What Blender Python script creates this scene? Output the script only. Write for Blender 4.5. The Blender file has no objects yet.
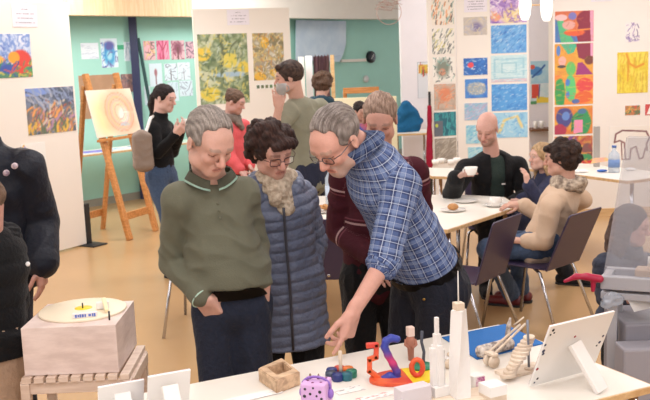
import bpy, bmesh, math, random
import numpy as np
from mathutils import Vector, Matrix, Euler
random.seed(7); RS = np.random.RandomState(5)
C = bpy.context.scene.collection
PI = math.pi
def V(*a): return np.array(a, float)
def nrm(v): v = np.array(v, float); return v/ max(1e-9, np.linalg.norm(v))

# ---------------------------------------------------------------- camera
F = 920.0; PITCH = math.radians(8.65); ROLL = math.radians(2.2); H = 1.83
cam_d = bpy.data.cameras.new('camera'); cam = bpy.data.objects.new('camera', cam_d); C.objects.link(cam)
cam_d.sensor_width = 36; cam_d.lens = F*36/650; cam_d.clip_end = 100
M3 = (Matrix.Rotation(PI/2-PITCH, 3, 'X') @ Matrix.Rotation(-ROLL, 3, 'Z'))
cam.matrix_world = Matrix.Translation((0, 0, H)) @ M3.to_4x4()
bpy.context.scene.camera = cam
cam_d.dof.use_dof = True; cam_d.dof.focus_distance = 3.5; cam_d.dof.aperture_fstop = 9.0
MN = np.array(M3); O = V(0, 0, H)
def ray(px, py): return MN @ V((px-325)/F, -(py-200)/F, -1)
def W(px, py, d):                       # point at world depth d
    r = ray(px, py); return O + r*(d/r[1])
def G(px, py, z=0.0):                   # point on horizontal plane z
    r = ray(px, py); return O + r*((z-H)/r[2])
def PL(px, py, p, n):
    r = ray(px, py); return O + r*(np.dot(np.array(p)-O, n)/np.dot(r, n))

# ---------------------------------------------------------------- materials
def s2l(c): return tuple(((x/12.92) if x <= .04045 else ((x+.055)/1.055)**2.4) for x in c)
def rgb(r, g, b): return s2l((r/255, g/255, b/255))
MATS = {}
def mat(name, col, rough=.6, metal=0, bump=0, bscale=40, var=0, vscale=6, trans=0, emit=0, alpha=1, stretch=(1,1,1), attr=None, spec=.5, col2=None, coat=0, sheen=0, detail=4, sss=0):
    if name in MATS: return MATS[name]
    m = bpy.data.materials.new(name); m.use_nodes = True; nt = m.node_tree; b = nt.nodes['Principled BSDF']
    N = nt.nodes.new; L = nt.links.new
    b.inputs['Roughness'].default_value = rough; b.inputs['Metallic'].default_value = metal
    b.inputs['Specular IOR Level'].default_value = spec
    b.inputs['Base Color'].default_value = (*col, 1)
    if coat: b.inputs['Coat Weight'].default_value = coat
    if sheen: b.inputs['Sheen Weight'].default_value = sheen; b.inputs['Sheen Roughness'].default_value = .5
    if sss: b.inputs['Subsurface Weight'].default_value = sss; b.inputs['Subsurface Radius'].default_value = (.012,.005,.003); b.inputs['Subsurface Scale'].default_value = 1
    tc = N('ShaderNodeTexCoord'); mp = N('ShaderNodeMapping'); mp.inputs['Scale'].default_value = stretch
    L(tc.outputs['Object'], mp.inputs['Vector'])
    base = None
    if attr:
        a = N('ShaderNodeAttribute'); a.attribute_name = attr; base = a.outputs['Color']; L(base, b.inputs['Base Color'])
    if var or col2:
        n = N('ShaderNodeTexNoise'); n.inputs['Scale'].default_value = vscale; n.inputs['Detail'].default_value = detail; n.inputs['Roughness'].default_value = .6
        L(mp.outputs[0], n.inputs['Vector'])
        if col2:
            rp = N('ShaderNodeValToRGB'); rp.color_ramp.elements[0].position = .38; rp.color_ramp.elements[1].position = .62
            rp.color_ramp.elements[0].color = (*col, 1); rp.color_ramp.elements[1].color = (*col2, 1)
            L(n.outputs[0], rp.inputs[0]); L(rp.outputs[0], b.inputs['Base Color'])
        else:
            mr = N('ShaderNodeMapRange'); mr.inputs['From Min'].default_value = .25; mr.inputs['From Max'].default_value = .75
            mr.inputs['To Min'].default_value = 1-var; mr.inputs['To Max'].default_value = 1+var
            mx = N('ShaderNodeMix'); mx.data_type = 'RGBA'; mx.blend_type = 'MULTIPLY'; mx.inputs[0].default_value = 1
            L(n.outputs[0], mr.inputs[0])
            if base: L(base, mx.inputs[6])
            else: mx.inputs[6].default_value = (*col, 1)
            L(mr.outputs[0], mx.inputs[7]); L(mx.outputs[2], b.inputs['Base Color'])
    if bump:
        n2 = N('ShaderNodeTexNoise'); n2.inputs['Scale'].default_value = bscale; n2.inputs['Detail'].default_value = 5
        L(mp.outputs[0], n2.inputs['Vector']); bp = N('ShaderNodeBump'); bp.inputs['Strength'].default_value = bump; bp.inputs['Distance'].default_value = .02
        L(n2.outputs[0], bp.inputs['Height']); L(bp.outputs[0], b.inputs['Normal'])
    if trans: b.inputs['Transmission Weight'].default_value = trans; b.inputs['IOR'].default_value = 1.15
    if alpha < 1: b.inputs['Alpha'].default_value = alpha
    if emit: b.inputs['Emission Color'].default_value = (*col, 1); b.inputs['Emission Strength'].default_value = emit
    MATS[name] = m; return m
def wood(name, c1, c2, scale=(1, 12, 12), rough=.45, vs=4):
    if name in MATS: return MATS[name]
    return mat(name, c1, rough, col2=c2, vscale=vs, stretch=scale, bump=.05, bscale=60)
WHITE = mat('white_paint', rgb(232,226,218), .6, var=.02)
BOARD = mat('cream_board', rgb(236,229,220), .55, var=.015, vscale=2)
PAPER = mat('white_paper', rgb(240,238,236), .7)
CHROME = mat('chrome', rgb(190,190,195), .18, 1)
BLACKM = mat('black_metal', rgb(35,36,40), .4)
INK = mat('grey_ink', rgb(150,145,158), .8)
ART = mat('paint_on_paper', (1,1,1), .65, attr='col', bump=.15, bscale=150)
BEECH = wood('beech', rgb(222,188,140), rgb(200,160,112))
PALEW = wood('pale_plywood', rgb(226,206,190), rgb(206,182,164))
BALSA = wood('balsa', rgb(232,216,196), rgb(214,194,170))
EASELW = wood('orange_pine', rgb(214,150,88), rgb(186,122,62))
TABTOP = mat('white_laminate', rgb(232,226,216), .32, var=.02)

# ---------------------------------------------------------------- objects
def settag(o, label=None, cat=None, group=None, kind=None):
    if label: o['label'] = label
    if cat: o['category'] = cat
    if group: o['group'] = group
    if kind: o['kind'] = kind
    return o
def empty(name, loc, label=None, cat=None, group=None, rz=0):
    o = bpy.data.objects.new(name, None); C.objects.link(o); o.location = Vector(loc); o.rotation_euler.z = rz; o.empty_display_size = .1
    return settag(o, label, cat, group)
def link(name, me, m, parent=None, loc=None, world=False, smooth=False):
    o = bpy.data.objects.new(name, me); C.objects.link(o)
    if m is not None:
        for mm in (m if isinstance(m, (list, tuple)) else [m]): me.materials.append(mm)
    if parent is not None:
        o.parent = parent
        if world:            # coordinates given in world space
            bpy.context.view_layer.update()
            o.matrix_parent_inverse = Matrix.Identity(4)
            me.transform(parent_world(parent).inverted())
    if loc is not None: o.location = Vector(loc)
    if smooth: me.polygons.foreach_set('use_smooth', [True]*len(me.polygons))
    return o
def parent_world(o):
    m = Matrix.Translation(o.location) @ o.rotation_euler.to_matrix().to_4x4()
    if o.parent: return parent_world(o.parent) @ m
    return m
class B:
    """collects shapes and links them as one mesh"""
    def __init__(s): s.bm = bmesh.new()
    def box(s, c, size, rot=None, bev=0, mi=0):
        c = Vector(c); size = Vector(size)
        vs = []
        R = rot if rot is not None else Matrix.Identity(3)
        if not isinstance(R, Matrix): R = Matrix(np.array(R).tolist())
        t = bmesh.new(); bmesh.ops.create_cube(t, size=1)
        for v in t.verts: v.co = Vector((v.co.x*size.x, v.co.y*size.y, v.co.z*size.z))
        if bev: bmesh.ops.bevel(t, geom=t.edges[:], offset=bev, segments=2, affect='EDGES', profile=.5)
        for v in t.verts: v.co = c + R @ v.co
        s._merge(t, mi); return s
    def _merge(s, t, mi=0):
        mp = {}
        for v in t.verts: mp[v] = s.bm.verts.new(v.co)
        for f in t.faces:
            nf = s.bm.faces.new([mp[v] for v in f.verts]); nf.material_index = mi; nf.smooth = f.smooth
        t.free()
    def tube(s, pts, r, seg=8, closed=False, mi=0, cap=True, smooth=True):
        pts = [np.array(p, float) for p in pts]; n = len(pts); rr = r if isinstance(r, (list, tuple)) else [r]*n
        rings = []; up = None
        for i, p in enumerate(pts):
            if closed: t = nrm(pts[(i+1) % n]-pts[i-1])
            else: t = nrm(pts[min(i+1, n-1)]-pts[max(i-1, 0)])
            if up is None:
                a = V(0,0,1) if abs(t[2]) < .9 else V(1,0,0)
                up = nrm(a - t*np.dot(a, t))
            else: up = nrm(up - t*np.dot(up, t))
            sd = np.cross(t, up)
            rings.append([s.bm.verts.new(p + rr[i]*(math.cos(2*PI*k/seg)*up + math.sin(2*PI*k/seg)*sd)) for k in range(seg)])
        for i in range(n if closed else n-1):
            a, b = rings[i], rings[(i+1) % n]
            for k in range(seg):
                f = s.bm.faces.new([a[k], b[k], b[(k+1) % seg], a[(k+1) % seg]]); f.smooth = smooth; f.material_index = mi
        if cap and not closed:
            s.bm.faces.new(rings[0]).material_index = mi; s.bm.faces.new(rings[-1][::-1]).material_index = mi
        return s
    def lathe(s, c, prof, seg=28, mi=0, axis=None, smooth=True):
        c = V(*c); ax = nrm(axis) if axis is not None else V(0,0,1)
        a = V(0,0,1) if abs(ax[2]) < .9 else V(1,0,0)
        x = nrm(np.cross(a, ax)) ; y = np.cross(ax, x)
        rings = [[s.bm.verts.new(c + ax*z + r*(math.cos(2*PI*k/seg)*x+math.sin(2*PI*k/seg)*y)) for k in range(seg)] for r, z in prof]
        for i in range(len(rings)-1):
            for k in range(seg):
                f = s.bm.faces.new([rings[i][k], rings[i][(k+1) % seg], rings[i+1][(k+1) % seg], rings[i+1][k]]); f.smooth = smooth; f.material_index = mi
        if prof[0][0] > 1e-6: s.bm.faces.new(rings[0][::-1]).material_index = mi
        if prof[-1][0] > 1e-6: s.bm.faces.new(rings[-1]).material_index = mi
        return s
    def prism(s, poly, z0, z1, mi=0, R=None, c=(0,0,0), bev=0):
        """poly in local xy extruded along local z"""
        t = bmesh.new(); vs = [t.verts.new((p[0], p[1], z0)) for p in poly]
        f = t.faces.new(vs); r = bmesh.ops.extrude_face_region(t, geom=[f])
        for v in r['geom']:
            if isinstance(v, bmesh.types.BMVert): v.co.z = z1
        bmesh.ops.recalc_face_normals(t, faces=t.faces[:])
        if bev:
            es = [e for e in t.edges if e.calc_face_angle(0) > .6]
            bmesh.ops.bevel(t, geom=es, offset=bev, segments=2, affect='EDGES', profile=.5)
        Rm = Matrix(np.array(R).tolist()) if R is not None else Matrix.Identity(3)
        for v in t.verts: v.co = Vector(c) + Rm @ v.co
        s._merge(t, mi); return s
    def ball(s, c, r, seg=12, mi=0, R=None):
        t = bmesh.new(); bmesh.ops.create_uvsphere(t, u_segments=seg, v_segments=max(6, seg//2+2), radius=1)
        r = Vector(r) if hasattr(r, '__len__') else Vector((r, r, r)); Rm = Matrix(np.array(R).tolist()) if R is not None else Matrix.Identity(3)
        for v in t.verts: v.co = Vector(c) + Rm @ Vector((v.co.x*r.x, v.co.y*r.y, v.co.z*r.z))
        for f in t.faces: f.smooth = True
        s._merge(t, mi); return s
    def obj(s, name, m, parent=None, world=False, loc=None):
        me = bpy.data.meshes.new(name); bmesh.ops.recalc_face_normals(s.bm, faces=s.bm.faces[:]); s.bm.to_mesh(me); s.bm.free()
        return link(name, me, m, parent, loc, world)
def Rz(a): return np.array([[math.cos(a), -math.sin(a), 0],[math.sin(a), math.cos(a), 0],[0,0,1]])
def frame(x, z):
    """matrix with columns x, y, z from lateral x and up z"""
    x = nrm(x); z = nrm(np.array(z)-x*np.dot(x, z)); y = np.cross(z, x); return np.stack([x, y, z], 1)
def copy_tree(o, parent=None):
    c = o.copy(); C.objects.link(c)
    if parent: c.parent = parent
    for ch in list(o.children):
        if ch != c: copy_tree(ch, c)
    return c
def struct(b, name, m):
    o = b.obj(name, m); o['kind'] = 'structure'; return o
def arc(c, r, a0, a1, n, x=(1,0,0), y=(0,0,1)):
    c, x, y = V(*c), V(*x), V(*y); return [c + r*(math.cos(a0+(a1-a0)*i/(n-1))*x + math.sin(a0+(a1-a0)*i/(n-1))*y) for i in range(n)]

# ---------------------------------------------------------------- painting
def noise2(X, Y, sc, seed, oct=3):
    r = np.random.RandomState(seed); out = np.zeros_like(X)
    for o in range(oct):
        g = r.rand(40, 40); u = (X*sc*2**o) % 38; v = (Y*sc*2**o) % 38
        i = u.astype(int); j = v.astype(int); fu = u-i; fv = v-j; fu = fu*fu*(3-2*fu); fv = fv*fv*(3-2*fv)
        out += (g[i, j]*(1-fu)*(1-fv)+g[i+1, j]*fu*(1-fv)+g[i, j+1]*(1-fu)*fv+g[i+1, j+1]*fu*fv)/2**o
    return out/sum(1/2**o for o in range(oct))
class Cv:
    def __init__(s, w, h, base, n=64):
        s.asp = w/h; s.nx = max(12, int(n*min(1, s.asp))); s.ny = max(12, int(n*min(1, 1/s.asp)))
        s.X, s.Y = np.meshgrid(np.linspace(0, 1, s.nx), np.linspace(0, 1, s.ny), indexing='ij'); s.A = np.ones((s.nx, s.ny, 3))*np.array(base)/255; s.r = np.random.RandomState(int(w*1000+h*777) % 9999)
    def mix(s, m, c): s.A = s.A*(1-m[..., None]) + np.array(c)/255*m[..., None]; return s
    def noise(s, cols, sc=4, seed=1, hard=.0, sy=1):
        n = noise2(s.X*s.asp, s.Y*sy, sc, seed); lo, hi = np.percentile(n, (2, 98)); n = np.clip((n-lo)/(hi-lo), 0, .999)*len(cols); i = n.astype(int); f = np.clip(((n-i)-.5)/(1-hard*.98)+.5, 0, 1) if hard else n-i
        cols = np.array(cols+[cols[-1]])/255; s.A = cols[i]*(1-f[..., None])+cols[i+1]*f[..., None]; return s
    def blob(s, cx, cy, rx, ry, c, soft=.15, wob=.15, rot=0):
        x = s.X-cx; y = s.Y-cy; xr = x*math.cos(rot)+y*math.sin(rot); yr = -x*math.sin(rot)+y*math.cos(rot)
        d = np.sqrt((xr/rx)**2+(yr/ry)**2)+wob*(noise2(s.X, s.Y, 5, int(cx*99+cy*37)+3)-.5)*2
        return s.mix(np.clip((1-d)/soft+.5, 0, 1), c)
    def line(s, pts, w, c, a=1):
        m = np.zeros_like(s.X)
        for (x0, y0), (x1, y1) in zip(pts[:-1], pts[1:]):
            dx, dy = (x1-x0), (y1-y0); L = dx*dx+dy*dy+1e-9; t = np.clip(((s.X-x0)*dx+(s.Y-y0)*dy)/L, 0, 1)
            d = np.hypot(s.X-x0-t*dx, (s.Y-y0-t*dy)/s.asp if s.asp < 1 else s.Y-y0-t*dy); m = np.maximum(m, np.clip((w-d)/(w*.6)+.3, 0, 1))
        return s.mix(m*a, c)
    def strokes(s, n, cols, ln=.2, w=.02, ang=None, spread=.5, a=.8, box=(0,0,1,1)):
        for i in range(n):
            x = box[0]+s.r.rand()*(box[2]-box[0]); y = box[1]+s.r.rand()*(box[3]-box[1]); t = (s.r.rand()*PI if ang is None else ang+(s.r.rand()-.5)*spread); l = ln*(.5+s.r.rand())/2
            b = (s.r.rand()-.5)*l*.8
            s.line([(x-l*math.cos(t), y-l*math.sin(t)), (x-b*math.sin(t), y+b*math.cos(t)), (x+l*math.cos(t), y+l*math.sin(t))], w*(.6+.8*s.r.rand()), cols[s.r.randint(len(cols))], a)
        return s
    def poly(s, pts, c):
        x, y = s.X, s.Y; ins = np.zeros_like(x, bool); n = len(pts)
        for i in range(n):
            x0, y0 = pts[i]; x1, y1 = pts[i-1]
            cnd = ((y0 > y) != (y1 > y)) & (x < (x1-x0)*(y-y0)/(y1-y0+1e-12)+x0); ins ^= cnd
        return s.mix(ins.astype(float), c)
def lin(A): A = np.clip(A, 0, 1); return np.where(A <= .04045, A/12.92, ((A+.055)/1.055)**2.4)
def slab_mesh(name, w, h, cv, t=.004):
    """picture lying in local xz facing -y, coloured front grid, plain back and edges"""
    nx, ny = cv.nx, cv.ny
    X = (cv.X-.5)*w; Z = (cv.Y-.5)*h
    co = np.stack([X.ravel(), np.full(X.size, -t), Z.ravel()], 1); idx = np.arange(nx*ny).reshape(nx, ny)
    fc = np.stack([idx[:-1, :-1], idx[1:, :-1], idx[1:, 1:], idx[:-1, 1:]], -1).reshape(-1, 4).tolist()
    k = nx*ny; co = np.vstack([co, [[-w/2, 0, -h/2],[w/2, 0, -h/2],[w/2, 0, h/2],[-w/2, 0, h/2],[-w/2,-t,-h/2],[w/2,-t,-h/2],[w/2,-t,h/2],[-w/2,-t,h/2]]])
    ff = [[k+3,k+2,k+1,k]]+[[k+i, k+(i+1) % 4, k+4+(i+1) % 4, k+4+i] for i in range(4)]
    me = bpy.data.meshes.new(name); me.from_pydata(co.tolist(), [], fc+ff)
    a = me.color_attributes.new('col', 'FLOAT_COLOR', 'POINT'); colr = np.ones((len(co), 4)); colr[:k, :3] = lin(cv.A*.86+.125).reshape(-1, 3); colr[k:, :3] = .8
    a.data.foreach_set('color', colr.ravel())
    return me
def picture(name, label, cat, group, px, plane, paint, m=None, t=.004, n=64, parent=None):
    """px = (x0,y0,x1,y1) in the photo, plane = (point, normal facing viewer); hung on that wall or board"""
    p, nn = plane; nn = nrm(nn); x0, y0, x1, y1 = px; p = np.array(p)+nn*.0005
    cx, cy = (x0+x1)/2, (y0+y1)/2; c = PL(cx, cy, p, nn)
    w = np.linalg.norm(PL(x1, cy, p, nn)-PL(x0, cy, p, nn)); h = np.linalg.norm(PL(cx, y1, p, nn)-PL(cx, y0, p, nn))
    cv = Cv(w, h, (240, 238, 232), n); paint(cv)
    o = link(name, slab_mesh(name, w, h, cv, t), m or ART)
    o.location = Vector(c); o.rotation_euler.z = math.atan2(nn[1], nn[0])+PI/2
    settag(o, label, cat, group); return o
# letter-like rows of small strokes for print too blurred to read
def script_rows(b, c, R, w, h, rows, th=.003, dens=14):
    for i in range(rows):
        y = h/2-(i+.5)*h/rows; ww = w*(.3 if i == 0 and rows > 2 else .92-.1*((i*7) % 3))
        x = -ww/2
        while x < ww/2:
            l = ww/dens*(.5+random.random()*.6); b.box(np.array(c)+R@V(x+l/2, 0, y), (l, .001, th*(1+.5*random.random())), R); x += l*1.35+(ww/dens*.8 if random.random() < .25 else 0)
# ---------------------------------------------------------------- organic surfaces from blended volumes
def cone(a, b, ra, rb, k=.02, flat=False, side=None, ratio=1., uv=None, sub=False): return dict(t='c', a=np.array(a, float), b=np.array(b, float), ra=ra, rb=rb, k=k, flat=flat, side=side, ratio=ratio, uv=uv, sub=sub)
def ell(c, r, R=None, k=.02, uv=None, sub=False): return dict(t='e', c=np.array(c, float), r=np.array(r, float), R=np.eye(3) if R is None else np.array(R), k=k, uv=uv, sub=sub)
def rbox(c, h, R=None, rd=.01, k=.01, sub=False, uv=None): return dict(t='b', c=np.array(c, float), h=np.array(h, float), R=np.eye(3) if R is None else np.array(R), rd=rd, k=k, sub=sub, uv=uv)
def pbound(p):
    if p['t'] == 'c':
        m = max(p['ra'], p['rb'])*max(1, p['ratio']); return np.minimum(p['a'], p['b'])-m, np.maximum(p['a'], p['b'])+m
    if p['t'] == 'e': e = np.sqrt(((p['R']*p['r'])**2).sum(1)); return p['c']-e, p['c']+e
    e = np.abs(p['R']*p['h']).sum(1)+p['rd']; return p['c']-e, p['c']+e
def pdist(p, X, Y, Z):
    if p['t'] == 'c':
        a, b = p['a'], p['b']; L = np.linalg.norm(b-a)+1e-9; u = (b-a)/L
        x, y, z = X-a[0], Y-a[1], Z-a[2]; t = x*u[0]+y*u[1]+z*u[2]; tc = np.clip(t, 0, L)
        x = x-tc*u[0]; y = y-tc*u[1]; z = z-tc*u[2]
        if p['side'] is not None:
            s = nrm(np.array(p['side'])-u*np.dot(p['side'], u)); q = x*s[0]+y*s[1]+z*s[2]; f = q*(1/p['ratio']-1); x = x+f*s[0]; y = y+f*s[1]; z = z+f*s[2]
        r = p['ra']+(p['rb']-p['ra'])*tc/L
        if p['flat']:
            ax = t-tc; x2 = x-ax*u[0]; y2 = y-ax*u[1]; z2 = z-ax*u[2]; rad = np.sqrt(x2*x2+y2*y2+z2*z2)-r; ea = np.abs(t-L/2)-L/2
            return np.maximum(rad, ea)
        return np.sqrt(x*x+y*y+z*z)-r
    x, y, z = X-p['c'][0], Y-p['c'][1], Z-p['c'][2]; R = p['R']
    x, y, z = x*R[0,0]+y*R[1,0]+z*R[2,0], x*R[0,1]+y*R[1,1]+z*R[2,1], x*R[0,2]+y*R[1,2]+z*R[2,2]
    if p['t'] == 'e':
        r = p['r']; k0 = np.sqrt((x/r[0])**2+(y/r[1])**2+(z/r[2])**2); k1 = np.sqrt((x/r[0]**2)**2+(y/r[1]**2)**2+(z/r[2]**2)**2)+1e-9
        return k0*(k0-1)/k1
    h = p['h']; qx, qy, qz = np.abs(x)-h[0], np.abs(y)-h[1], np.abs(z)-h[2]
    return np.sqrt(np.maximum(qx, 0)**2+np.maximum(qy, 0)**2+np.maximum(qz, 0)**2)+np.minimum(np.maximum(qx, np.maximum(qy, qz)), 0)-p['rd']
def sdf_mesh(name, prims, h=.006, disp=None, cols=None):
    adds = [p for p in prims if not p['sub']]; bb = [pbound(p) for p in adds]
    lo = np.min([b[0] for b in bb], 0)-3*h-.004; hi = np.max([b[1] for b in bb], 0)+3*h+.004
    n = np.ceil((hi-lo)/h).astype(int)+1
    Fd = np.full(n, .12, np.float32); I = np.zeros(n, np.int16)
    ax = [lo[i]+h*np.arange(n[i]) for i in range(3)]
    for pi_, p in enumerate(prims):
        a, b = pbound(p); m = .03+p['k']; i0 = np.clip(np.floor((a-m-lo)/h).astype(int), 0, n-1); i1 = np.clip(np.ceil((b+m-lo)/h).astype(int)+1, 1, n)
        if (i1 <= i0).any(): continue
        sl = tuple(slice(i0[j], i1[j]) for j in range(3)); X = ax[0][sl[0]][:, None, None]; Y = ax[1][sl[1]][None, :, None]; Z = ax[2][sl[2]][None, None, :]
        d = pdist(p, X, Y, Z).astype(np.float32); f = Fd[sl]; k = max(p['k'], 1e-4)
        if p['sub']:
            d = -d; hh = np.maximum(k-np.abs(f-d), 0)/k; Fd[sl] = np.maximum(f, d)+hh*hh*k*.25
        else:
            I[sl] = np.where(d < f, pi_, I[sl]); hh = np.maximum(k-np.abs(f-d), 0)/k; Fd[sl] = np.minimum(f, d)-hh*hh*k*.25
    S = Fd < 0
    cnt = np.zeros(n-1, np.int8); off = [(i, j, k) for i in (0,1) for j in (0,1) for k in (0,1)]
    def sub(A, o): return A[o[0]:o[0]+n[0]-1, o[1]:o[1]+n[1]-1, o[2]:o[2]+n[2]-1]
    for o in off: cnt += sub(S, o)
    act = (cnt > 0) & (cnt < 8); ci = np.argwhere(act); vid = np.full(n-1, -1, np.int32); vid[act] = np.arange(len(ci))
    pos = np.zeros((len(ci), 3)); ct = np.zeros(len(ci))
    val = {o: Fd[ci[:, 0]+o[0], ci[:, 1]+o[1], ci[:, 2]+o[2]] for o in off}
    for o in off:
        for axx in range(3):
            if o[axx] == 0:
                q = list(o); q[axx] = 1; q = tuple(q); fa, fb = val[o], val[q]; mm = (fa < 0) != (fb < 0); t = np.where(mm, fa/np.where(mm, fa-fb, 1), 0)
                pt = np.array(o, float)[None]+0*pos; pt[:, axx] = t; pos += pt*mm[:, None]; ct += mm
    pos = (pos/ct[:, None]+ci)*h+lo
    quads = []
    for axx in range(3):
        s0 = [slice(1, -1)]*3; s1 = [slice(1, -1)]*3; s0[axx] = slice(0, -1); s1[axx] = slice(1, None)
        A, Bq = S[tuple(s0)], S[tuple(s1)]; e = np.argwhere(A != Bq); base = e+1; base[:, axx] -= 1
        fl = A[e[:, 0], e[:, 1], e[:, 2]]
        u, v = [(1, 2), (2, 0), (0, 1)][axx]; du = np.zeros(3, int); dv = np.zeros(3, int); du[u] = 1; dv[v] = 1
        g = lambda b: vid[b[:, 0], b[:, 1], b[:, 2]]
        q = np.stack([g(base-du-dv), g(base-dv), g(base), g(base-du)], 1)
        q[~fl] = q[~fl][:, ::-1]; quads.append(q)
    quads = np.vstack(quads); quads = quads[(quads >= 0).all(1)]
    me = bpy.data.meshes.new(name); me.vertices.add(len(pos)); me.vertices.foreach_set('co', pos.ravel())
    me.loops.add(len(quads)*4); me.loops.foreach_set('vertex_index', quads.ravel().astype(np.int32))
    me.polygons.add(len(quads)); me.polygons.foreach_set('loop_start', np.arange(0, len(quads)*4, 4)); 
    me.update(calc_edges=True); me.polygons.foreach_set('use_smooth', np.ones(len(quads), bool)); me.update()
    pid = I[ci[:, 0], ci[:, 1], ci[:, 2]]
    # cloth coordinates
    uv = np.zeros((len(pos), 2))
    for k, p in enumerate(prims):
        m = pid == k
        if p['uv'] is None or not m.any(): continue
        o, axis, side, R, vo = p['uv']; q = pos[m]-o; v = q@axis; s = nrm(side-axis*np.dot(side, axis)); w = np.cross(axis, s)
        uv[m, 0] = np.arctan2(q@w, q@s)*R; uv[m, 1] = v+vo
    if disp is not None:
        nn = np.zeros(len(pos)*3); me.vertices.foreach_get('normal', nn) if False else None
        nn = np.zeros(len(pos)*3, np.float32); me.vertex_normals.foreach_get('vector', nn); nn = nn.reshape(-1, 3)
        d = disp(pos, uv, pid); pos = pos+nn*d[:, None]; me.vertices.foreach_set('co', pos.ravel())
    a = me.attributes.new('cloth', 'FLOAT_VECTOR', 'POINT'); a.data.foreach_set('vector', np.column_stack([uv, pos[:, 2]]).ravel())
    if cols is not None:
        c = me.color_attributes.new('col', 'FLOAT_COLOR', 'POINT'); cc = np.ones((len(pos), 4)); cc[:, :3] = lin(cols(pos, uv, pid)/255.); c.data.foreach_set('color', cc.ravel())
    me.update(); return me
def wav(pos, seed, fr, n=5, st=(1,1,1)):
    r = np.random.RandomState(seed); o = np.zeros(len(pos))
    for i in range(n):
        k = r.randn(3)*np.array(st); k = k/np.linalg.norm(k)*fr*(.6+.8*r.rand())
        o += np.sin(pos@k+r.rand()*6.28+1.2*np.sin(pos@(np.roll(k, 1)*.6)+r.rand()*6))
    return o/n
def folds(amp=.004, seed=1, fr=45, st=(1,1,1.3)): return lambda p, uv, i: (.25+.75*np.clip(.5+wav(p, seed+4, fr*.5, 4), 0, 1))*amp*(.7-2.*np.abs(wav(p+.012*np.stack([wav(p, seed+21, 25, 3)]*3, 1), seed, fr*1.9, 3, st)))+amp*.5*wav(p, seed+9, fr*.7, 4)
def strand(q, seed):
    r = np.random.RandomState(seed); o = np.zeros(len(q))
    w = q+.012*np.stack([wav(q, seed+1, 22, 3), wav(q, seed+2, 22, 3), wav(q, seed+3, 22, 3)], 1)
    for i in range(10): o += np.sin(w@(r.randn(3)*V(420, 60, 110))+r.rand()*6.28)
    return o/4.5
def puffer(w=.06, amp=.012, vert=.14):
    def f(p, uv, i):
        a = np.abs(np.sin(PI*(uv[:, 1]+.004*wav(p, 3, 30))/w))**.45
        b = np.abs(np.sin(PI*uv[:, 0]/vert))**.3 if vert else 1
        return amp*(np.minimum(a, .35+.65*b)-.6)+.002*wav(p, 5, 90)
    return f

# ---------------------------------------------------------------- cloth materials
def fab(name, col, var=.12, vs=30, bump=.35, bs=70, rough=.85, sheen=.05): return mat(name, col, rough, var=var, vscale=vs, bump=bump, bscale=bs, sheen=sheen, spec=.25)
def plaid_mat(name, base, bands, w=.055):
    m = bpy.data.materials.new(name); m.use_nodes = True; nt = m.node_tree; b = nt.nodes['Principled BSDF']; N = nt.nodes.new; L = nt.links.new
    b.inputs['Roughness'].default_value = .85; b.inputs['Specular IOR Level'].default_value = .2
    a = N('ShaderNodeAttribute'); a.attribute_name = 'cloth'; sp = N('ShaderNodeSeparateXYZ'); L(a.outputs['Vector'], sp.inputs[0]); cur = None
    def math_(op, x, y=None):
        n = N('ShaderNodeMath'); n.operation = op
        for i, q in enumerate((x, y)):
            if q is None: continue
            if isinstance(q, (int, float)): n.inputs[i].default_value = q
            else: L(q, n.inputs[i])
        return n.outputs[0]
    prev = None
    for axis, ph, width, col, al in bands:
        x = math_('FRACT', math_('ADD', math_('DIVIDE', sp.outputs[axis], w), ph+50)); x = math_('LESS_THAN', math_('ABSOLUTE', math_('SUBTRACT', x, .5)), width/2); x = math_('MULTIPLY', x, al)
        mx = N('ShaderNodeMix'); mx.data_type = 'RGBA'; L(x, mx.inputs[0])
        if prev is None: mx.inputs[6].default_value = (*base, 1)
        else: L(prev, mx.inputs[6])
        mx.inputs[7].default_value = (*col, 1); prev = mx.outputs[2]
    L(prev, b.inputs['Base Color']); tc = N('ShaderNodeTexCoord'); n2 = N('ShaderNodeTexNoise'); n2.inputs['Scale'].default_value = 60; L(tc.outputs['Object'], n2.inputs['Vector'])
    bp = N('ShaderNodeBump'); bp.inputs['Strength'].default_value = .3; bp.inputs['Distance'].default_value = .01; L(n2.outputs[0], bp.inputs['Height']); L(bp.outputs[0], b.inputs['Normal'])
    return m
SKIN = mat('skin', (1,1,1), .5, attr='col', var=.05, vscale=60, bump=.12, bscale=180, sss=.12, spec=.35)
HAIRM = mat('hair', (1,1,1), .6, attr='col', var=.28, vscale=70, stretch=(3,3,.6), bump=.6, bscale=130, spec=.3)
LENS = mat('spectacle_glass', (1,1,1), .02, trans=1, alpha=.25)
LEATHER = mat('dark_leather', rgb(30,27,26), .45, bump=.1)

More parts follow.
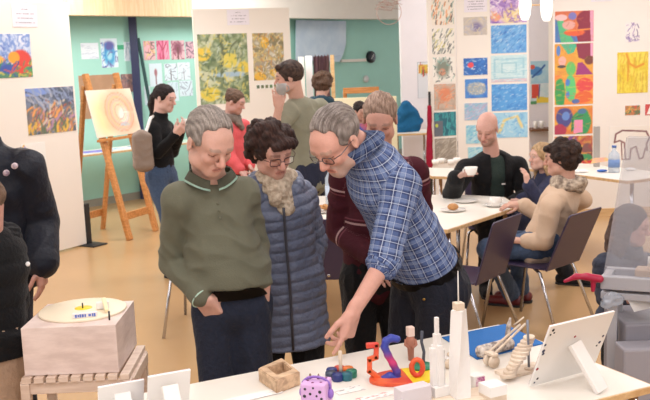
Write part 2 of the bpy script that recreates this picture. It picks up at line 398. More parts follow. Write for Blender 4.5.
# ---------------------------------------------------------------- people
def hand_prims(w, d, n, size=1., curl=.35, spread=.12, point=False, thumb=1, curls=None):
    """wrist w, direction d, palm normal n (out of the palm); thumb +1/-1 picks the side"""
    d = nrm(d); n = nrm(np.array(n)-d*np.dot(n, d)); s = np.cross(n, d)*thumb; P = []; z = size
    R = np.stack([s, d, n], 1)
    P.append(rbox(w+d*.045*z, V(.028, .034, .006)*z, R, .011*z, .012)); P.append(cone(w-d*.02*z, w+d*.02*z, .024*z, .026*z, .02, side=n, ratio=.75))
    P.append(ell(w+d*.035*z+s*.024*z+n*.008*z, V(.016, .03, .014)*z, R, .012))
    ln = [.072, .082, .077, .060]; rr = [.0088, .0092, .0088, .0078]
    for i in range(4):
        c = curls[i] if curls else curl
        off = s*(.029-.0195*i)*z; a = w+d*.078*z+off; p = a; dr = nrm(d+s*(1.5-i)*spread*.5); th = 0; l = ln[i]*z
        for j, fr in enumerate((.45, .32, .23)):
            th += c*(.8, 1.1, .8)[j]; q = p+(dr*math.cos(th)+n*math.sin(th))*l*fr; P.append(cone(p, q, rr[i]*z*(1-.09*j), rr[i]*z*(.93-.09*j), .004)); p = q
    a = w+d*.02*z+s*.026*z+n*.008*z; b = a+(s*.55+d*.7+n*.35)*.042*z; c = b+(s*.15+d*.9+n*(.25+curl*.5))*.032*z; e = c+(d*.9-s*.1+n*(.3+curl*.5))*.026*z
    P += [cone(a, b, .013*z, .0105*z, .01), cone(b, c, .0105*z, .0095*z, .004), cone(c, e, .0095*z, .0075*z, .004)]
    return P
def head_frame(f, up=(0,0,1)):
    f = nrm(f); u = nrm(np.array(up)-f*np.dot(up, f)); s = np.cross(f, u); return np.stack([s, f, u], 1)
def head_prims(c, R, z=1., jaw=1., nose=1.):
    q = lambda *a: c+R@(V(*a)*z)
    P = [ell(q(0,-.012,.034), V(.074,.094,.084)*z, R, .02), ell(q(0,.03,-.045), V(.056*jaw,.058,.066)*z, R, .03), ell(q(0,.066,-.094), V(.026*jaw,.02,.02)*z, R, .03),
         ell(q(0,.06,.03), V(.056,.032,.045)*z, R, .025)]
    for sx in (-1, 1):
        P += [ell(q(.036*sx,.068,-.022), V(.02,.018,.02)*z, R, .02), ell(q(.031*sx,.082,.006), V(.018,.015,.014)*z, R, .012, sub=True), ell(q(.031*sx,.074,.005), V(.0145,.0135,.0125)*z, R, .004),
              ell(q(.074*sx,-.008,-.005), V(.009,.021,.032)*z, R@Rz(-.35*sx), .006), ell(q(.048*sx*jaw,.012,-.07), V(.018,.03,.02)*z, R, .03), ell(q(.085*sx,.004,-.004), V(.006,.01,.017)*z, R@Rz(-.35*sx), .004, sub=True)]
    P += [cone(q(-.034,.086,.024), q(.034,.086,.024), .0095*z, .0095*z, .02), cone(q(0,.09,.014), q(0,.112*(.85+.15*nose),-.026), .0075*z, .0125*z, .012),
          ell(q(-.011,.1,-.03), V(.008,.011,.008)*z, R, .006), ell(q(.011,.1,-.03), V(.008,.011,.008)*z, R, .006),
          cone(q(-.019,.087,-.054), q(.019,.087,-.054), .0065*z, .0065*z, .006), cone(q(-.016,.086,-.064), q(.016,.086,-.064), .0075*z, .0075*z, .006), ell(q(0,.08,-.08), V(.02,.012,.01)*z, R, .02)]
    return P
def skin_cols(c, R, z, tone, brow, stubble=None, lip=None, eye_open=False):
    tone = np.array(tone, float)*V(.96,1.0,1.06); brow = np.array(brow, float)
    def f(p, uv, pid):
        q = (p-c)@R/z; A = np.ones((len(p), 3))*tone; x, y, w = np.abs(q[:, 0]), q[:, 1], q[:, 2]
        g = lambda cx, cy, cz, r: np.exp(-(((x-cx)/r)**2+((y-cy)/r)**2+((w-cz)/r)**2))[:, None]
        A = A*(1-.10*g(.04,.07,-.025,.03))+np.array([215,110,95])*.10*g(.04,.07,-.025,.03); A = A*(1-.25*g(0,.11,-.025,.018))+np.array([205,105,92])*.25*g(0,.11,-.025,.018)
        def put(m, col, a=1): A[:] = A*(1-(m*a)[:, None])+np.array(col, float)*(m*a)[:, None]
        put((x < .023-.6*np.abs(w+.06)) & (y > .07) & (np.abs(w+.060) < .0085), lip or (190,115,102), .5); put((x < .021) & (y > .07) & (np.abs(w+.059) < .0016), (120,60,54), .7)
        put((x > .012) & (x < .05) & (y > .055) & (np.abs(w-.031+.10*np.abs(x-.03)) < .0055), brow, .5)
        if eye_open:
            m = (((x-.031)/.014)**2+((w-.006)/.006)**2 < 1) & (y > .06); put(m, (225,218,212)); put((((x-.031)/.0055)**2+((w-.006)/.006)**2 < 1) & (y > .06), (50,38,32))
            put(m & (w > .009), (50,38,34), .7)
        else: put((np.abs(x-.031) < .014) & (y > .06) & (np.abs(w-.0015-8*(x-.031)**2) < .0022), (70,48,40), .85)
        if stubble is not None:
            m = np.clip(((.10-x*.6+y)-.07)/.03, 0, 1)*np.clip((-.036-w)/.012, 0, 1)*(w > -.13)*np.clip((y-.01)/.03, 0, 1); m[(x < .024) & (y > .07) & (np.abs(w+.059) < .009)] = 0
            put(m, stubble[0], stubble[1])
        return A
    return f
def hair_prims(style, c, R, z):
    q = lambda *a: c+R@(V(*a)*z); r = np.random.RandomState(11); P = []
    if style in ('short', 'receding'):
        P = [ell(q(0,-.014,.038), V(.0805,.101,.0885)*z, R, .01)]
        P += [ell(q(0,.09,-.03), V(.09,.085,.108)*z, R, .008, sub=True), rbox(q(0,0,-.14), V(.2,.2,.085)*z, R, .01, .008, sub=True), ell(q(0,.06,-.06), V(.12,.07,.09)*z, R, .008, sub=True)]
        for sx in (-1, 1): P.append(ell(q(.08*sx,.0,-.012), V(.02,.024,.034)*z, R, .004, sub=True))
        if style == 'receding': P.append(ell(q(0,.115,.055), V(.06,.08,.068)*z, R, .01, sub=True)); [P.append(ell(q(.05*sx,.1,.06), V(.03,.07,.05)*z, R, .01, sub=True)) for sx in (-1, 1)]
    elif style == 'thick':
        P = [ell(q(0,-.018,.042), V(.09,.106,.096)*z, R, .01), cone(q(-.05,.07,.095), q(.05,.07,.09), .02*z, .02*z, .02), ell(q(0,.10,-.03), V(.1,.08,.092)*z, R, .008, sub=True), rbox(q(0,0,-.16), V(.2,.2,.085)*z, R, .01, .008, sub=True)]
        for sx in (-1, 1): P.append(ell(q(.09*sx,.01,-.015), V(.025,.026,.034)*z, R, .004, sub=True))
    elif style == 'curly':
        P = [ell(q(0,-.02,.03), V(.094,.104,.09)*z, R, .02), ell(q(0,-.05,-.045), V(.085,.06,.05)*z, R, .03)]
        for i in range(110):
            v = nrm(r.randn(3)); 
            if v[2] < -.55 or (v[1] > .45 and v[2] < .42): continue
            p_ = V(v[0]*.094, -.022+v[1]*.104, .02+v[2]*(.098 if v[2] > 0 else .11)); P.append(ell(c+R@(p_*z), V(1,1,1)*z*(.017+.012*r.rand()), None, .008))
        P += [cone(q(-.05,.083,.075), q(.035,.092,.07), .02*z, .018*z, .02), ell(q(0,.105,-.045), V(.066,.07,.086)*z, R, .008, sub=True)]
    elif style == 'pulled':
        P = [ell(q(0,-.014,.04), V(.081,.104,.09)*z, R, .01), ell(q(0,.098,-.02), V(.085,.085,.092)*z, R, .008, sub=True), rbox(q(0,.05,-.14), V(.2,.12,.08)*z, R, .01, .008, sub=True)]
        P += [ell(q(0,-.1,-.0), V(.04,.035,.04)*z, R, .02), cone(q(0,-.11,-.01), q(0,-.12,-.08), .035*z, .032*z, .02), cone(q(0,-.12,-.08), q(0,-.1,-.18), .032*z, .02*z, .02), cone(q(0,-.1,-.18), q(.01,-.1,-.22), .02*z, .008*z, .02)]
    elif style == 'bun':
        P = [ell(q(0,-.014,.04), V(.081,.104,.09)*z, R, .01), ell(q(0,.098,-.02), V(.085,.085,.092)*z, R, .008, sub=True), rbox(q(0,.05,-.14), V(.2,.14,.08)*z, R, .01, .008, sub=True), ell(q(0,-.085,.085), V(.04,.036,.036)*z, R, .02)]
    elif style == 'long':
        P = [ell(q(0,-.014,.04), V(.09,.107,.094)*z, R, .01), ell(q(0,.105,-.03), V(.07,.085,.105)*z, R, .008, sub=True)]
        for i in range(16):
            a = -PI*.08+PI*1.16*i/15; x, y = .082*math.cos(a), -.02-.085*math.sin(a); s_ = 1+.12*r.randn()
            P += [cone(q(x, y, .03), q(x*1.12, y*1.1, -.09), .022*z, .024*z, .012), cone(q(x*1.12, y*1.1, -.09), q(x*1.3, y*1.05-.01, -.17*s_), .022*z, .012*z, .012)]
    return P
def glasses(name, c, R, z, m, parent, lens=True, w=.024, hh=.017, label=None):
    b = B(); q = lambda *a: c+R@(V(*a)*z); g = B()
    for sx in (-1, 1):
        pts = []
        for k in range(20):
            t = 2*PI*k/20; cx, cz = math.cos(t), math.sin(t); e = .55
            pts.append(q(.032*sx+w*math.copysign(abs(cx)**e, cx), .103-.25*(abs(.032*sx+w*cx)-.01)**1*.5, .0+hh*math.copysign(abs(cz)**e, cz)))
        b.tube(pts, .0017*z, 6, closed=True); g.bm.faces.new([g.bm.verts.new(p) for p in pts])
        b.tube([q(.057*sx,.094,.006), q(.078*sx,.07,.008), q(.08*sx,.0,.008), q(.078*sx,-.015,-.006)], .0017*z, 6)
    b.tube([q(-.01,.104,.002), q(0,.108,.005), q(.01,.104,.002)], .0015*z, 6)
    o = b.obj(name, m, parent, True)
    if lens: g.obj('lenses', LENS, o, True)
    return o
class P_: pass
def person(label, J, tone=(214,165,138), brow=(90,70,60), hair='short', hcol=(70,50,40), hcol2=None, top=None, bottom=None, shoes=None, z=1., h=.008, hh=None, stubble=None, handsp=None, eye_open=False, girth=1., legg=1., hipw=.085, coat=None, group=None, jaw=1., belly=0., hairdisp=.004, name='person', finger_curl=.35, cat='person', nose=1.):
    """J: world joints. head, f (face direction), up, neck, sA/sB shoulders, eA/eB, wA/wB, pel, hv (hip lateral A->B), kA,kB,aA,aB, toe"""
    up = J.get('up', V(0,0,1)); R = head_frame(J['f'], up); c = J['head']; pel = J['pel']; nk = J['neck']; hv = nrm(J.get('hv', J['sB']-J['sA'])); sv = nrm(J['sB']-J['sA'])
    fw = nrm(np.cross(V(0,0,1), hv))*1.
    if np.dot(fw, J['front']) < 0: fw = -fw
    for s, sg in (('A', -1), ('B', 1)):
        J.setdefault('h'+s, pel+hv*sg*hipw*z+V(0,0,-.04*z)); J.setdefault('k'+s, J['h'+s]+V(0,0,-.42*z)+fw*.03+hv*sg*.01); J.setdefault('a'+s, J['k'+s]+V(0,0,-(J['k'+s][2]-.085))-fw*.04)
        J.setdefault('t'+s, nrm(fw+hv*sg*.25))
    base = V(pel[0], pel[1], min(J['aA'][2], J['aB'][2])-.085 if not J.get('zb') else J['zb'])
    root = empty(name, base, label, cat, group)
    spine = nk-pel; L = np.linalg.norm(spine); ax = spine/L; bulge = fw-ax*np.dot(fw, ax); bulge = nrm(bulge)
    st = lambda t, f=0: pel+spine*t+bulge*f*z
    lat = lambda t: nrm(hv*(1-t)+sv*t)
    uvT = (pel, ax, -bulge, .15, 0.)
    def torso(e, g=1., k=.05, lo=-.03):
        nonlocal belly
        S = [(lo, .0, .142, .098), (.2, .005+.4*belly, .128+belly*.5, .09+belly), (.45, .005+.3*belly, .126+belly*.3, .09+belly*.8), (.72, .0, .142, .098), (.88, -.005, .135, .078)]
        out = []
        for (t0, f0, w0, d0), (t1, f1, w1, d1) in zip(S[:-1], S[1:]):
            out.append(cone(st(t0, f0), st(t1, f1), d0*z*g+e, d1*z*g+e, .03*z, side=lat((t0+t1)/2), ratio=(w0*z*g+e)/(d0*z*g+e), uv=uvT))
        for s in 'AB': out.append(cone(nk-ax*.045*z, J['s'+s]-V(0,0,.008), .045*z+e, .049*z+e, .03*z, uv=uvT))
        return out
    def arm(s, e, end=1., g=1., k=.02, flat=True):
        a, b, w = J['s'+s], J['e'+s], J['w'+s]; sd = -bulge; o = []
        la = np.linalg.norm(b-a); ua = (a, nrm(b-a), sd, .05, .2 if s == 'A' else .22)
        o.append(cone(a, b if end >= .5 else a+(b-a)*end*2, .053*z*g+e, .041*z*g+e*1.1, k*.7, uv=ua))
        if end > .5:
            w2 = b+(w-b)*(end-.5)*2; ub = (b, nrm(w-b), sd, .045, la+.2); o.append(cone(b, b+(w2-b)*.93 if flat else w2, .041*z*g+e*1.1, .03*z*g+e*1.1, k*.6, uv=ub))
            if flat: o.append(cone(b+(w2-b)*.8, w2, .033*z*g+e*1.1, .03*z*g+e*1.15, .006, flat=True, uv=ub))
        return o
    def leg(s, e, end=1., g=1., flat=True):
        a, b, w = J['h'+s], J['k'+s], J['a'+s]; la = np.linalg.norm(b-a); sd = bulge
        o = [cone(a, b, .083*z*g+e, .055*z*g+e, .03, uv=(a, nrm(b-a), sd, .08, 0)), cone(b, b+(w-b)*end, .055*z*g+e, .037*z*g+e*1.4, .03, uv=(b, nrm(w-b), sd, .06, la))]
        if flat: o.append(cone(b+(w-b)*end*.7, b+(w-b)*(end+.03), .045*z*g+e*1.1, .042*z*g+e*1.5, .01, flat=True, uv=(b, nrm(w-b), sd, .06, la)))
        return o
    belly, b0 = belly*.3, belly; bp = torso(0, girth*.90)+head_prims(c, R, z, jaw, nose)+[cone(c+R@(V(0,-.022,-.05)*z), nk-ax*.02, .05*z, .056*z, .025), cone(c+R@(V(0,-.04,-.02)*z), nk-ax*.02, .045*z, .056*z, .025)]
    for s in 'AB':
        bp += arm(s, -.006, 1., girth, flat=False)
        hd = J.get('hd'+s, J['w'+s]-J['e'+s]); hn = J.get('hn'+s, fw)
        bp += hand_prims(J['w'+s], hd, hn, z*J.get('hs', 1.), **dict(dict(curl=finger_curl, thumb=J.get('th'+s, 1)), **(handsp or {}).get(s, {})))
        bp += leg(s, -.008, 1., .95*legg, flat=False)
        an, tt = J['a'+s], J['t'+s]; bp += [cone(an-V(0,0,.045*z)-tt*.03*z, an-V(0,0,.055*z)+tt*.14*z, .03*z, .022*z, .02), cone(an, an-V(0,0,.04)*z, .035*z, .033*z, .02)]
    belly = b0
    body = link('body', sdf_mesh('body', bp, hh or h, cols=skin_cols(c, R, z, tone, brow, stubble, eye_open=eye_open)), SKIN, root, world=True)
    if hair:
        h1 = np.array(hcol, float); h2 = np.array(hcol2 or [min(255, v*1.35+8) for v in hcol], float)
        def hc(p, uv, i):
            q = (p-c)@R/z; n = np.clip(.5+strand(q, 3)*.55+.25*wav(q, 4, 45), 0, 1)[:, None]; return h1*(1-n)+h2*n
        def hdp(p, uv, i):
            q = (p-c)@R/z; return z*hairdisp*(strand(q, 5)*.7+wav(p, 8, 90, 4)*.6)
        link('hair', sdf_mesh('hair', hair_prims(hair, c, R, z), min(h, .005), hdp, hc), HAIRM, root, world=True)
    o = P_(); o.root = root; o.R = R; o.c = c; o.z = z; o.fw = fw; o.bulge = bulge; o.ax = ax; o.st = st; o.lat = lat; o.J = J; o.nk = nk; o.torso = torso; o.arm = arm; o.leg = leg; o.h = h; o.hv = hv; o.uvT = uvT; o.girth = girth
    if bottom:
        m, e = bottom[0], bottom[1]; P = leg('A', e, .97, legg)+leg('B', e, .97, legg)+[cone(st(-.06), st(.13), .106*z*girth+e, .104*z*girth+e, .03, side=hv, ratio=1.34, flat=False, uv=uvT)]
        link('trousers', sdf_mesh('trousers', P, h, folds(.006, 3, 32)), m, root, world=True)
    if shoes:
        for s in 'AB':
            an, tt = J['a'+s], J['t'+s]; sd = np.cross(tt, V(0,0,1)); g0 = an-V(0,0,.085*z)
            P = [cone(g0+V(0,0,.045*z)-tt*.045*z, g0+V(0,0,.036*z)+tt*.17*z, .043*z, .034*z, .02, side=sd, ratio=1.1), cone(g0+V(0,0,.09)*z, g0+V(0,0,.04)*z+tt*.02, .044*z, .045*z, .02), rbox(g0-V(0,0,.05*z), V(.3,.3,.05*z), None, 0, .002, sub=True)]
            so = link('shoe', sdf_mesh('shoe', P, max(.005, h)), shoes, root, world=True)
            b = B(); poly = [(x*1.06, y) for x, y in [(.043*math.cos(t), .043*math.sin(t)-.045) for t in np.linspace(PI, 2*PI, 8)]+[(.04*math.cos(t), .04*math.sin(t)+.17) for t in np.linspace(0, PI, 8)]]
            b.prism([(x*z, y*z) for x, y in poly], 0, .016*z, R=np.stack([sd, tt, V(0,0,1)], 1), c=g0); b.obj('sole', mat('rubber_sole', rgb(40,38,38), .7), so, True)
    if top: top(o)
    return o
def garment(o, name, m, e, sleeve=1., hem=0., g=None, d=None, skirt=None, collar=None, cuffs=True, h=None, extra=[], lo=-.03, sl=None, cut=None):
    g = g or o.girth; P = o.torso(e, g, lo=lo); A_ = []
    for s in 'AB': A_ += o.arm(s, e if sl is None else sl, (sleeve[0] if s == 'A' else sleeve[1]) if isinstance(sleeve, tuple) else sleeve, g)
    if hem > 0:   # hangs below the pelvis
        a, b = o.st(.12), o.J['pel']-V(0,0,hem)+(skirt or V(0,0,0)); w0 = .105*o.z*g+e; P.append(cone(a, b, w0, w0*1.08+hem*.03, .05, flat=True, side=o.hv, ratio=1.4, uv=o.uvT))
        P.append(rbox(o.J['pel']-V(0,0,hem+.2), V(.5,.5,.2), None, 0, .004, sub=True))
    if collar: r, hgt, t = collar; P.append(cone(o.nk-o.ax*.02*o.z, o.nk+(o.c-o.nk)*hgt, r*o.z*1.12, r*o.z, .02, flat=True)); 
    P += list(extra)+(cut or [])+A_
    ob = link(name, sdf_mesh(name, P, h or o.h, d), m, o.root, world=True)
    return ob
# ================================================================ THE ROOM
FLOORM = mat('linoleum_floor', rgb(190,154,110), .27, var=.05, vscale=1.4, spec=.45, bump=.02, bscale=8)
b = B(); b.box((0, 7, -.05), (18, 26, .1)); struct(b, 'floor', FLOORM)
b = B(); b.box((0, 7, 3.25), (18, 26, .1)); struct(b, 'ceiling', WHITE)
wl, wr = G(72, 15, 2.5), G(402, 19.4, 2.5); wu = nrm(wr-wl); wn = V(wu[1], -wu[0], 0)
print('back wall', wl, wr)
Rw = np.stack([wu, -wn, V(0,0,1)], 1)
mid = PL(193, 17, wl, wn); t_mid = np.dot(mid-wl, wu); t_r = np.dot(wr-wl, wu)
TEAL = mat('teal_wall_paint', rgb(160,212,200), .6, var=.03, vscale=3)
WOODB = wood('oak_veneer', rgb(226,196,158), rgb(210,178,138), (14, 14, 1.2), vs=2)
def along(t, off=0, z=0): q = wl+wu*t-wn*off; return V(q[0], q[1], z)
b = B(); b.box(along((t_mid-5)/2, .1, 2.85), (t_mid+5, .2, .7), Rw); struct(b, 'trim_1', WOODB)
b = B(); b.box(along((t_mid+t_r+1)/2, .1, 2.85), (t_r+1-t_mid, .2, .7), Rw); struct(b, 'wall_lintel', WHITE)
b = B(); b.box(along(t_r/2-1.5, .5, 1.6), (t_r+8, .1, 3.2), Rw); struct(b, 'wall_back', TEAL)
b = B(); b.box(along(t_r/2-1.5, .44, .05), (t_r+8, .02, .1), Rw); struct(b, 'baseboard_back', mat('grey_skirting', rgb(150,150,140), .5))
teal = (along(0, .45), wn)
RW = 10.1
xl, xr = W(402, 100, 12.5)[0], W(556, 100, 12.5)[0]
b = B(); b.box(((xl+xr+1)/2, 12.6, 1.6), (xr+1-xl, .2, 3.2)); struct(b, 'wall_recess', mat('cool_white_paint', rgb(236,232,238), .6, var=.02))
x5 = W(553, 100, RW)[0]
b = B(); b.box(((x5+8)/2, RW+.1, 1.6), (8-x5, .2, 3.2)); struct(b, 'wall_far', mat('warm_white_wall', rgb(236,229,222), .6, var=.015))
b = B(); b.box((x5/2+4, RW-.01, .04), (8-x5, .02, .08)); struct(b, 'baseboard_far', BEECH)
b = B(); b.box((-7, 4, 1.6), (.2, 20, 3.2)); struct(b, 'wall_left', WHITE)
b = B(); b.box((7, 3, 1.6), (.2, 18, 3.2)); struct(b, 'wall_right', WHITE)
right_wall = ((0, RW, 0), (0, -1, 0)); recess = ((0, 12.5, 0), (0, -1, 0))

# ---------------------------------------------------------------- display boards
def board(name, label, a, c, top=2.5, t=.03, foot=None, m=BOARD, bottom=.02):
    a, c = V(a[0], a[1], 0), V(c[0], c[1], 0); u = nrm(c-a); n = V(u[1], -u[0], 0); w = np.linalg.norm(c-a); mid = (a+c)/2
    root = empty(name, mid, label, 'display board'); R = np.stack([u, -n, V(0,0,1)], 1)
    q = B(); q.box(mid-n*t/2+V(0,0,(top+bottom)/2), (w, t, top-bottom), R, .003); q.obj('panel', m, root, True)
    for s in foot or []:
        e = mid+u*s*(w/2+.035)-n*t/2; q = B(); q.box(e+V(0,0,.22), (.065, .05, .44), R, .004); q.box(e+V(0,0,.008), (.2, .36, .016), R, .004); q.obj('foot', BLACKM, root, True)
    return (mid, n)
lb1 = G(87, 245.5, 0); lb0 = G(0, 268, 0); lb0 = lb1-(lb1-lb0)*1.9
LB = board('display_board', 'tall cream display board at left with landscape paintings and black foot', lb0, lb1, foot=(1,-1))
MB = board('display_board', 'cream display board with green and yellow garden paintings behind the mug drinker', G(192, 9, 2.5), G(289, 7.5, 2.5), foot=(1,-1))
TA = board('display_board', 'narrow left wing of the tall boards with one column of textured pictures', W(429, 80, 9.95), W(456.5, 80, 10.05))
TB = board('display_board', 'wide right wing of the tall boards with two columns of blue pictures', W(457, 80, 10.05), W(529, 80, 10.0))
# ---------------------------------------------------------------- pictures
def p_land(c): c.noise([(225,228,240),(150,175,222),(90,125,200),(190,205,232)], 9, 3).strokes(90, [(70,100,190),(215,225,245),(120,150,210)], .12, .012, 1.9, .4); c.poly([(0,.0),(1,0),(1,.28),(.75,.2),(.6,.35),(.3,.22),(0,.3)], (60,120,90)).blob(.82,.36,.17,.28,(215,50,40)).blob(.68,.46,.1,.14,(240,150,30)).blob(.42,.3,.12,.16,(60,90,170)).blob(.3,.42,.2,.13,(240,170,60)).blob(.55,.2,.14,.1,(40,70,160)).blob(.93,.13,.1,.12,(60,150,80)).strokes(60, [(230,200,60),(40,130,80),(40,60,140),(220,70,50)], .1, .014, None, 1, .8, (0,0,1,.4))
def p_flame(c): c.noise([(120,140,190),(70,90,120),(150,160,180)], 7, 4); c.noise([(80,92,110),(110,125,155),(60,72,90)], 6, 8); c.blob(.1,.95,.4,.12,(110,140,210)); c.strokes(150, [(200,120,70),(205,165,80),(170,80,60),(110,100,110),(90,96,100),(180,130,160),(215,200,180),(120,110,90),(235,150,70),(60,80,90)], .22, .02, 1.2, 1.3, .85, (0,.05,1,.6)); c.strokes(50, [(50,60,90),(130,150,190),(170,175,190)], .2, .018, 2.2, 1, .8, (0,.6,1,1)); c.strokes(30, [(230,175,60),(80,100,70)], .2, .02, 1.5, .6, .9, (0,0,1,.2))
def p_flower(c): c.blob(.35,.3,.25,.25,(240,190,60)).blob(.6,.42,.2,.14,(130,90,190)).blob(.55,.2,.2,.1,(240,150,60)).strokes(14, [(120,80,180),(240,180,40)], .3, .03)
def p_garden(c): c.noise([(70,92,58),(110,128,84),(160,175,140),(84,104,66),(190,196,160)], 7, 5); c.blob(.1,.72,.16,.1,(226,190,50)).blob(.62,.62,.16,.11,(214,196,70)).blob(.9,.5,.12,.1,(220,190,50)).blob(.2,.15,.2,.1,(214,190,50)).blob(.65,.42,.4,.035,(150,180,200)); c.line([(.45,.45),(.5,.8),(.42,1)], .035, (84,96,64)).line([(.5,.7),(.8,.9)], .02, (84,96,64)); c.strokes(260, [(90,118,66),(150,165,110),(210,200,110),(60,82,52),(225,205,90),(190,205,190)], .09, .012, None, 1, .75)
def p_gold(c): c.noise([(200,196,176),(150,140,110),(214,190,120),(120,112,80)], 9, 6); c.blob(.4,.8,.13,.12,(232,176,40)).blob(.2,.08,.2,.1,(228,170,40)).blob(.7,.15,.2,.09,(224,176,50)).blob(.5,.33,.5,.09,(150,140,120)); c.strokes(200, [(222,186,90),(230,224,210),(120,108,70),(200,130,50),(160,150,110)], .09, .014, None, 1, .8)
def p_swatch(c):
    for i in range(7): c.poly([(.03+i*.14,.1),(.12+i*.14,.1),(.12+i*.14,.9),(.03+i*.14,.9)], (70+15*(i % 3),90+8*i,64))
def strokes_p(bg, cols, n=120, ln=.15, w=.02, ang=None, a=.85, sc=6, spread=.5):
    return lambda c: (c.noise(bg, sc, len(cols)+n), c.strokes(n, cols, ln, w, ang, spread, a))
GL, GM, GR = 'landscape paintings on the left board', 'garden paintings on the middle board', 'pictures pinned to the tall boards'
picture('painting', 'landscape painting with red hills under violet blue sky, topmost on left board', 'painting', GL, (-26,34,32,78), LB, p_land)
picture('painting', 'dark blue painting with orange flame shapes, middle of left board', 'painting', GL, (27,87.5,75,133), LB, p_flame)
picture('drawing', 'pale drawing with yellow and purple flower behind dark jacket shoulder', 'drawing', GL, (22,143,46,172), LB, p_flower)
picture('painting', 'large green garden painting with yellow blooms and blue stream', 'painting', GM, (199,34,248.5,104), MB, p_garden)
picture('painting', 'smaller golden autumn painting right of the large garden painting', 'painting', GM, (253,33,284,80), MB, p_gold)
picture('swatch_strip', 'strip of small green squares under the golden painting', 'swatches', None, (256,84,286,88.5), MB, p_swatch)
def label_sheet(px, plane, lab, rows=4):
    o = picture('caption_sheet', lab, 'sign', None, px, plane, lambda c: c.mix(np.ones_like(c.X), (232,226,236)), n=12)
    s = B(); script_rows(s, (0,-.0045,0), np.eye(3), abs(o.dimensions.x or .2)*.8, .8*abs(o.dimensions.z or .2), rows, .006, 10); s.obj('text', INK, o)
bpy.context.view_layer.update()
for a in (((12,5,37,27), LB, 'small lilac caption sheet with four text lines on left board', 4), ((227,9.5,249,25), MB, 'small lilac caption sheet at top of garden painting board', 4), ((464,-4,487,12), TB, 'caption sheet at top between the tall board picture columns', 5), ((591,-6,612,1.5), right_wall, 'caption sheet cut by top frame on right wall', 2)): label_sheet(*a)
col1 = [((431,-6,453.5,25), 'cream picture with orange and black brush marks, top of left column', strokes_p([(238,228,212)]*2, [(220,130,70),(60,55,55),(235,160,100),(120,160,150)], 60, .16, .022, 1.3, .9)),
 ((432,28.5,454,54), 'grey and black brushmark picture, second in left column', strokes_p([(238,234,222)]*2, [(110,115,115),(60,65,68),(160,170,160),(214,205,120)], 80, .16, .022, 1., .8)),
 ((433,57,455,82), 'picture of dark smudge ringed by teal marks, third in left column', lambda c: (c.noise([(240,236,226)]*2, 4, 2), c.blob(.45,.55,.3,.36,(120,130,115),.6), c.blob(.42,.4,.16,.14,(205,140,110),.5), c.strokes(40, [(80,150,140),(150,180,170),(60,70,70)], .12, .02))),
 ((434,84,455.5,110), 'brown picture with orange glow, fourth in left column', lambda c: (c.noise([(172,150,132),(196,174,156)], 6, 3), c.blob(.5,.6,.28,.3,(222,130,90),.5), c.strokes(50, [(232,160,120),(190,160,140),(214,120,80)], .2, .018))),
 ((434,112,456,136), 'deep teal picture with dark corner block, fifth in left column', lambda c: (c.noise([(20,110,125),(40,150,155),(14,84,104)], 6, 4), c.strokes(40, [(60,170,170),(20,90,110)], .3, .02, 1.4), c.poly([(0,0),(.4,0),(.4,.65),(0,.65)], (84,92,104)), c.blob(.12,.45,.07,.08,(190,205,70)))),
 ((435,138,456.5,163), 'grey brown textured picture, lowest in left column', strokes_p([(160,150,138),(140,130,116)], [(176,168,156),(120,112,100),(196,188,170)], 90, .25, .016, .6, .7))]
for px, l, f in col1: picture('picture', l, 'picture', GR, px, TA, f, n=48)
bl = [(60,130,214),(110,170,230),(40,100,190),(200,222,240)]
col2 = [((463.5,17,487,35), 'beige picture with violet smudge above the blue ones, middle column', lambda c: (c.noise([(205,196,184),(190,180,170)], 6, 3), c.blob(.55,.45,.22,.25,(120,110,150),.8), c.strokes(40, [(214,200,160),(170,170,190)], .2, .02))),
 ((463.5,58,487.5,75), 'bright blue picture with red spot, middle column', lambda c: (c.noise([(40,110,200),(30,90,180)], 5, 3), c.strokes(40, [(120,180,230),(210,230,240)], .08, .018), c.blob(.3,.6,.12,.16,(225,60,70)))),
 ((465,79,487.5,98), 'blue bordered picture with speckled golden middle', lambda c: (c.noise([(40,100,200),(60,130,210)], 5, 3), c.blob(.5,.5,.42,.34,(150,165,175),.3), c.strokes(90, [(205,190,150),(120,150,190),(230,225,210)], .07, .018, None, 1, .8, (.15,.2,.85,.8)))),
 ((464.5,103,487.5,120), 'pale lilac blue scribbled picture, middle column', strokes_p([(160,190,214),(150,180,210)], [(120,170,214),(205,205,220),(190,160,190),(110,190,200)], 110, .14, .02, .7, .8)),
 ((466,125,487.5,143.5), 'pale aqua scribbled picture left of bald head', strokes_p([(130,195,220),(160,210,225)], [(90,170,214),(205,228,232),(110,200,214)], 110, .14, .02, .7, .8)),
 ((468,147,488,161), 'aqua picture lowest in middle column, above the teacup', strokes_p([(130,200,222),(160,214,225)], [(90,170,214),(205,228,232)], 60, .14, .02, .7, .8))]
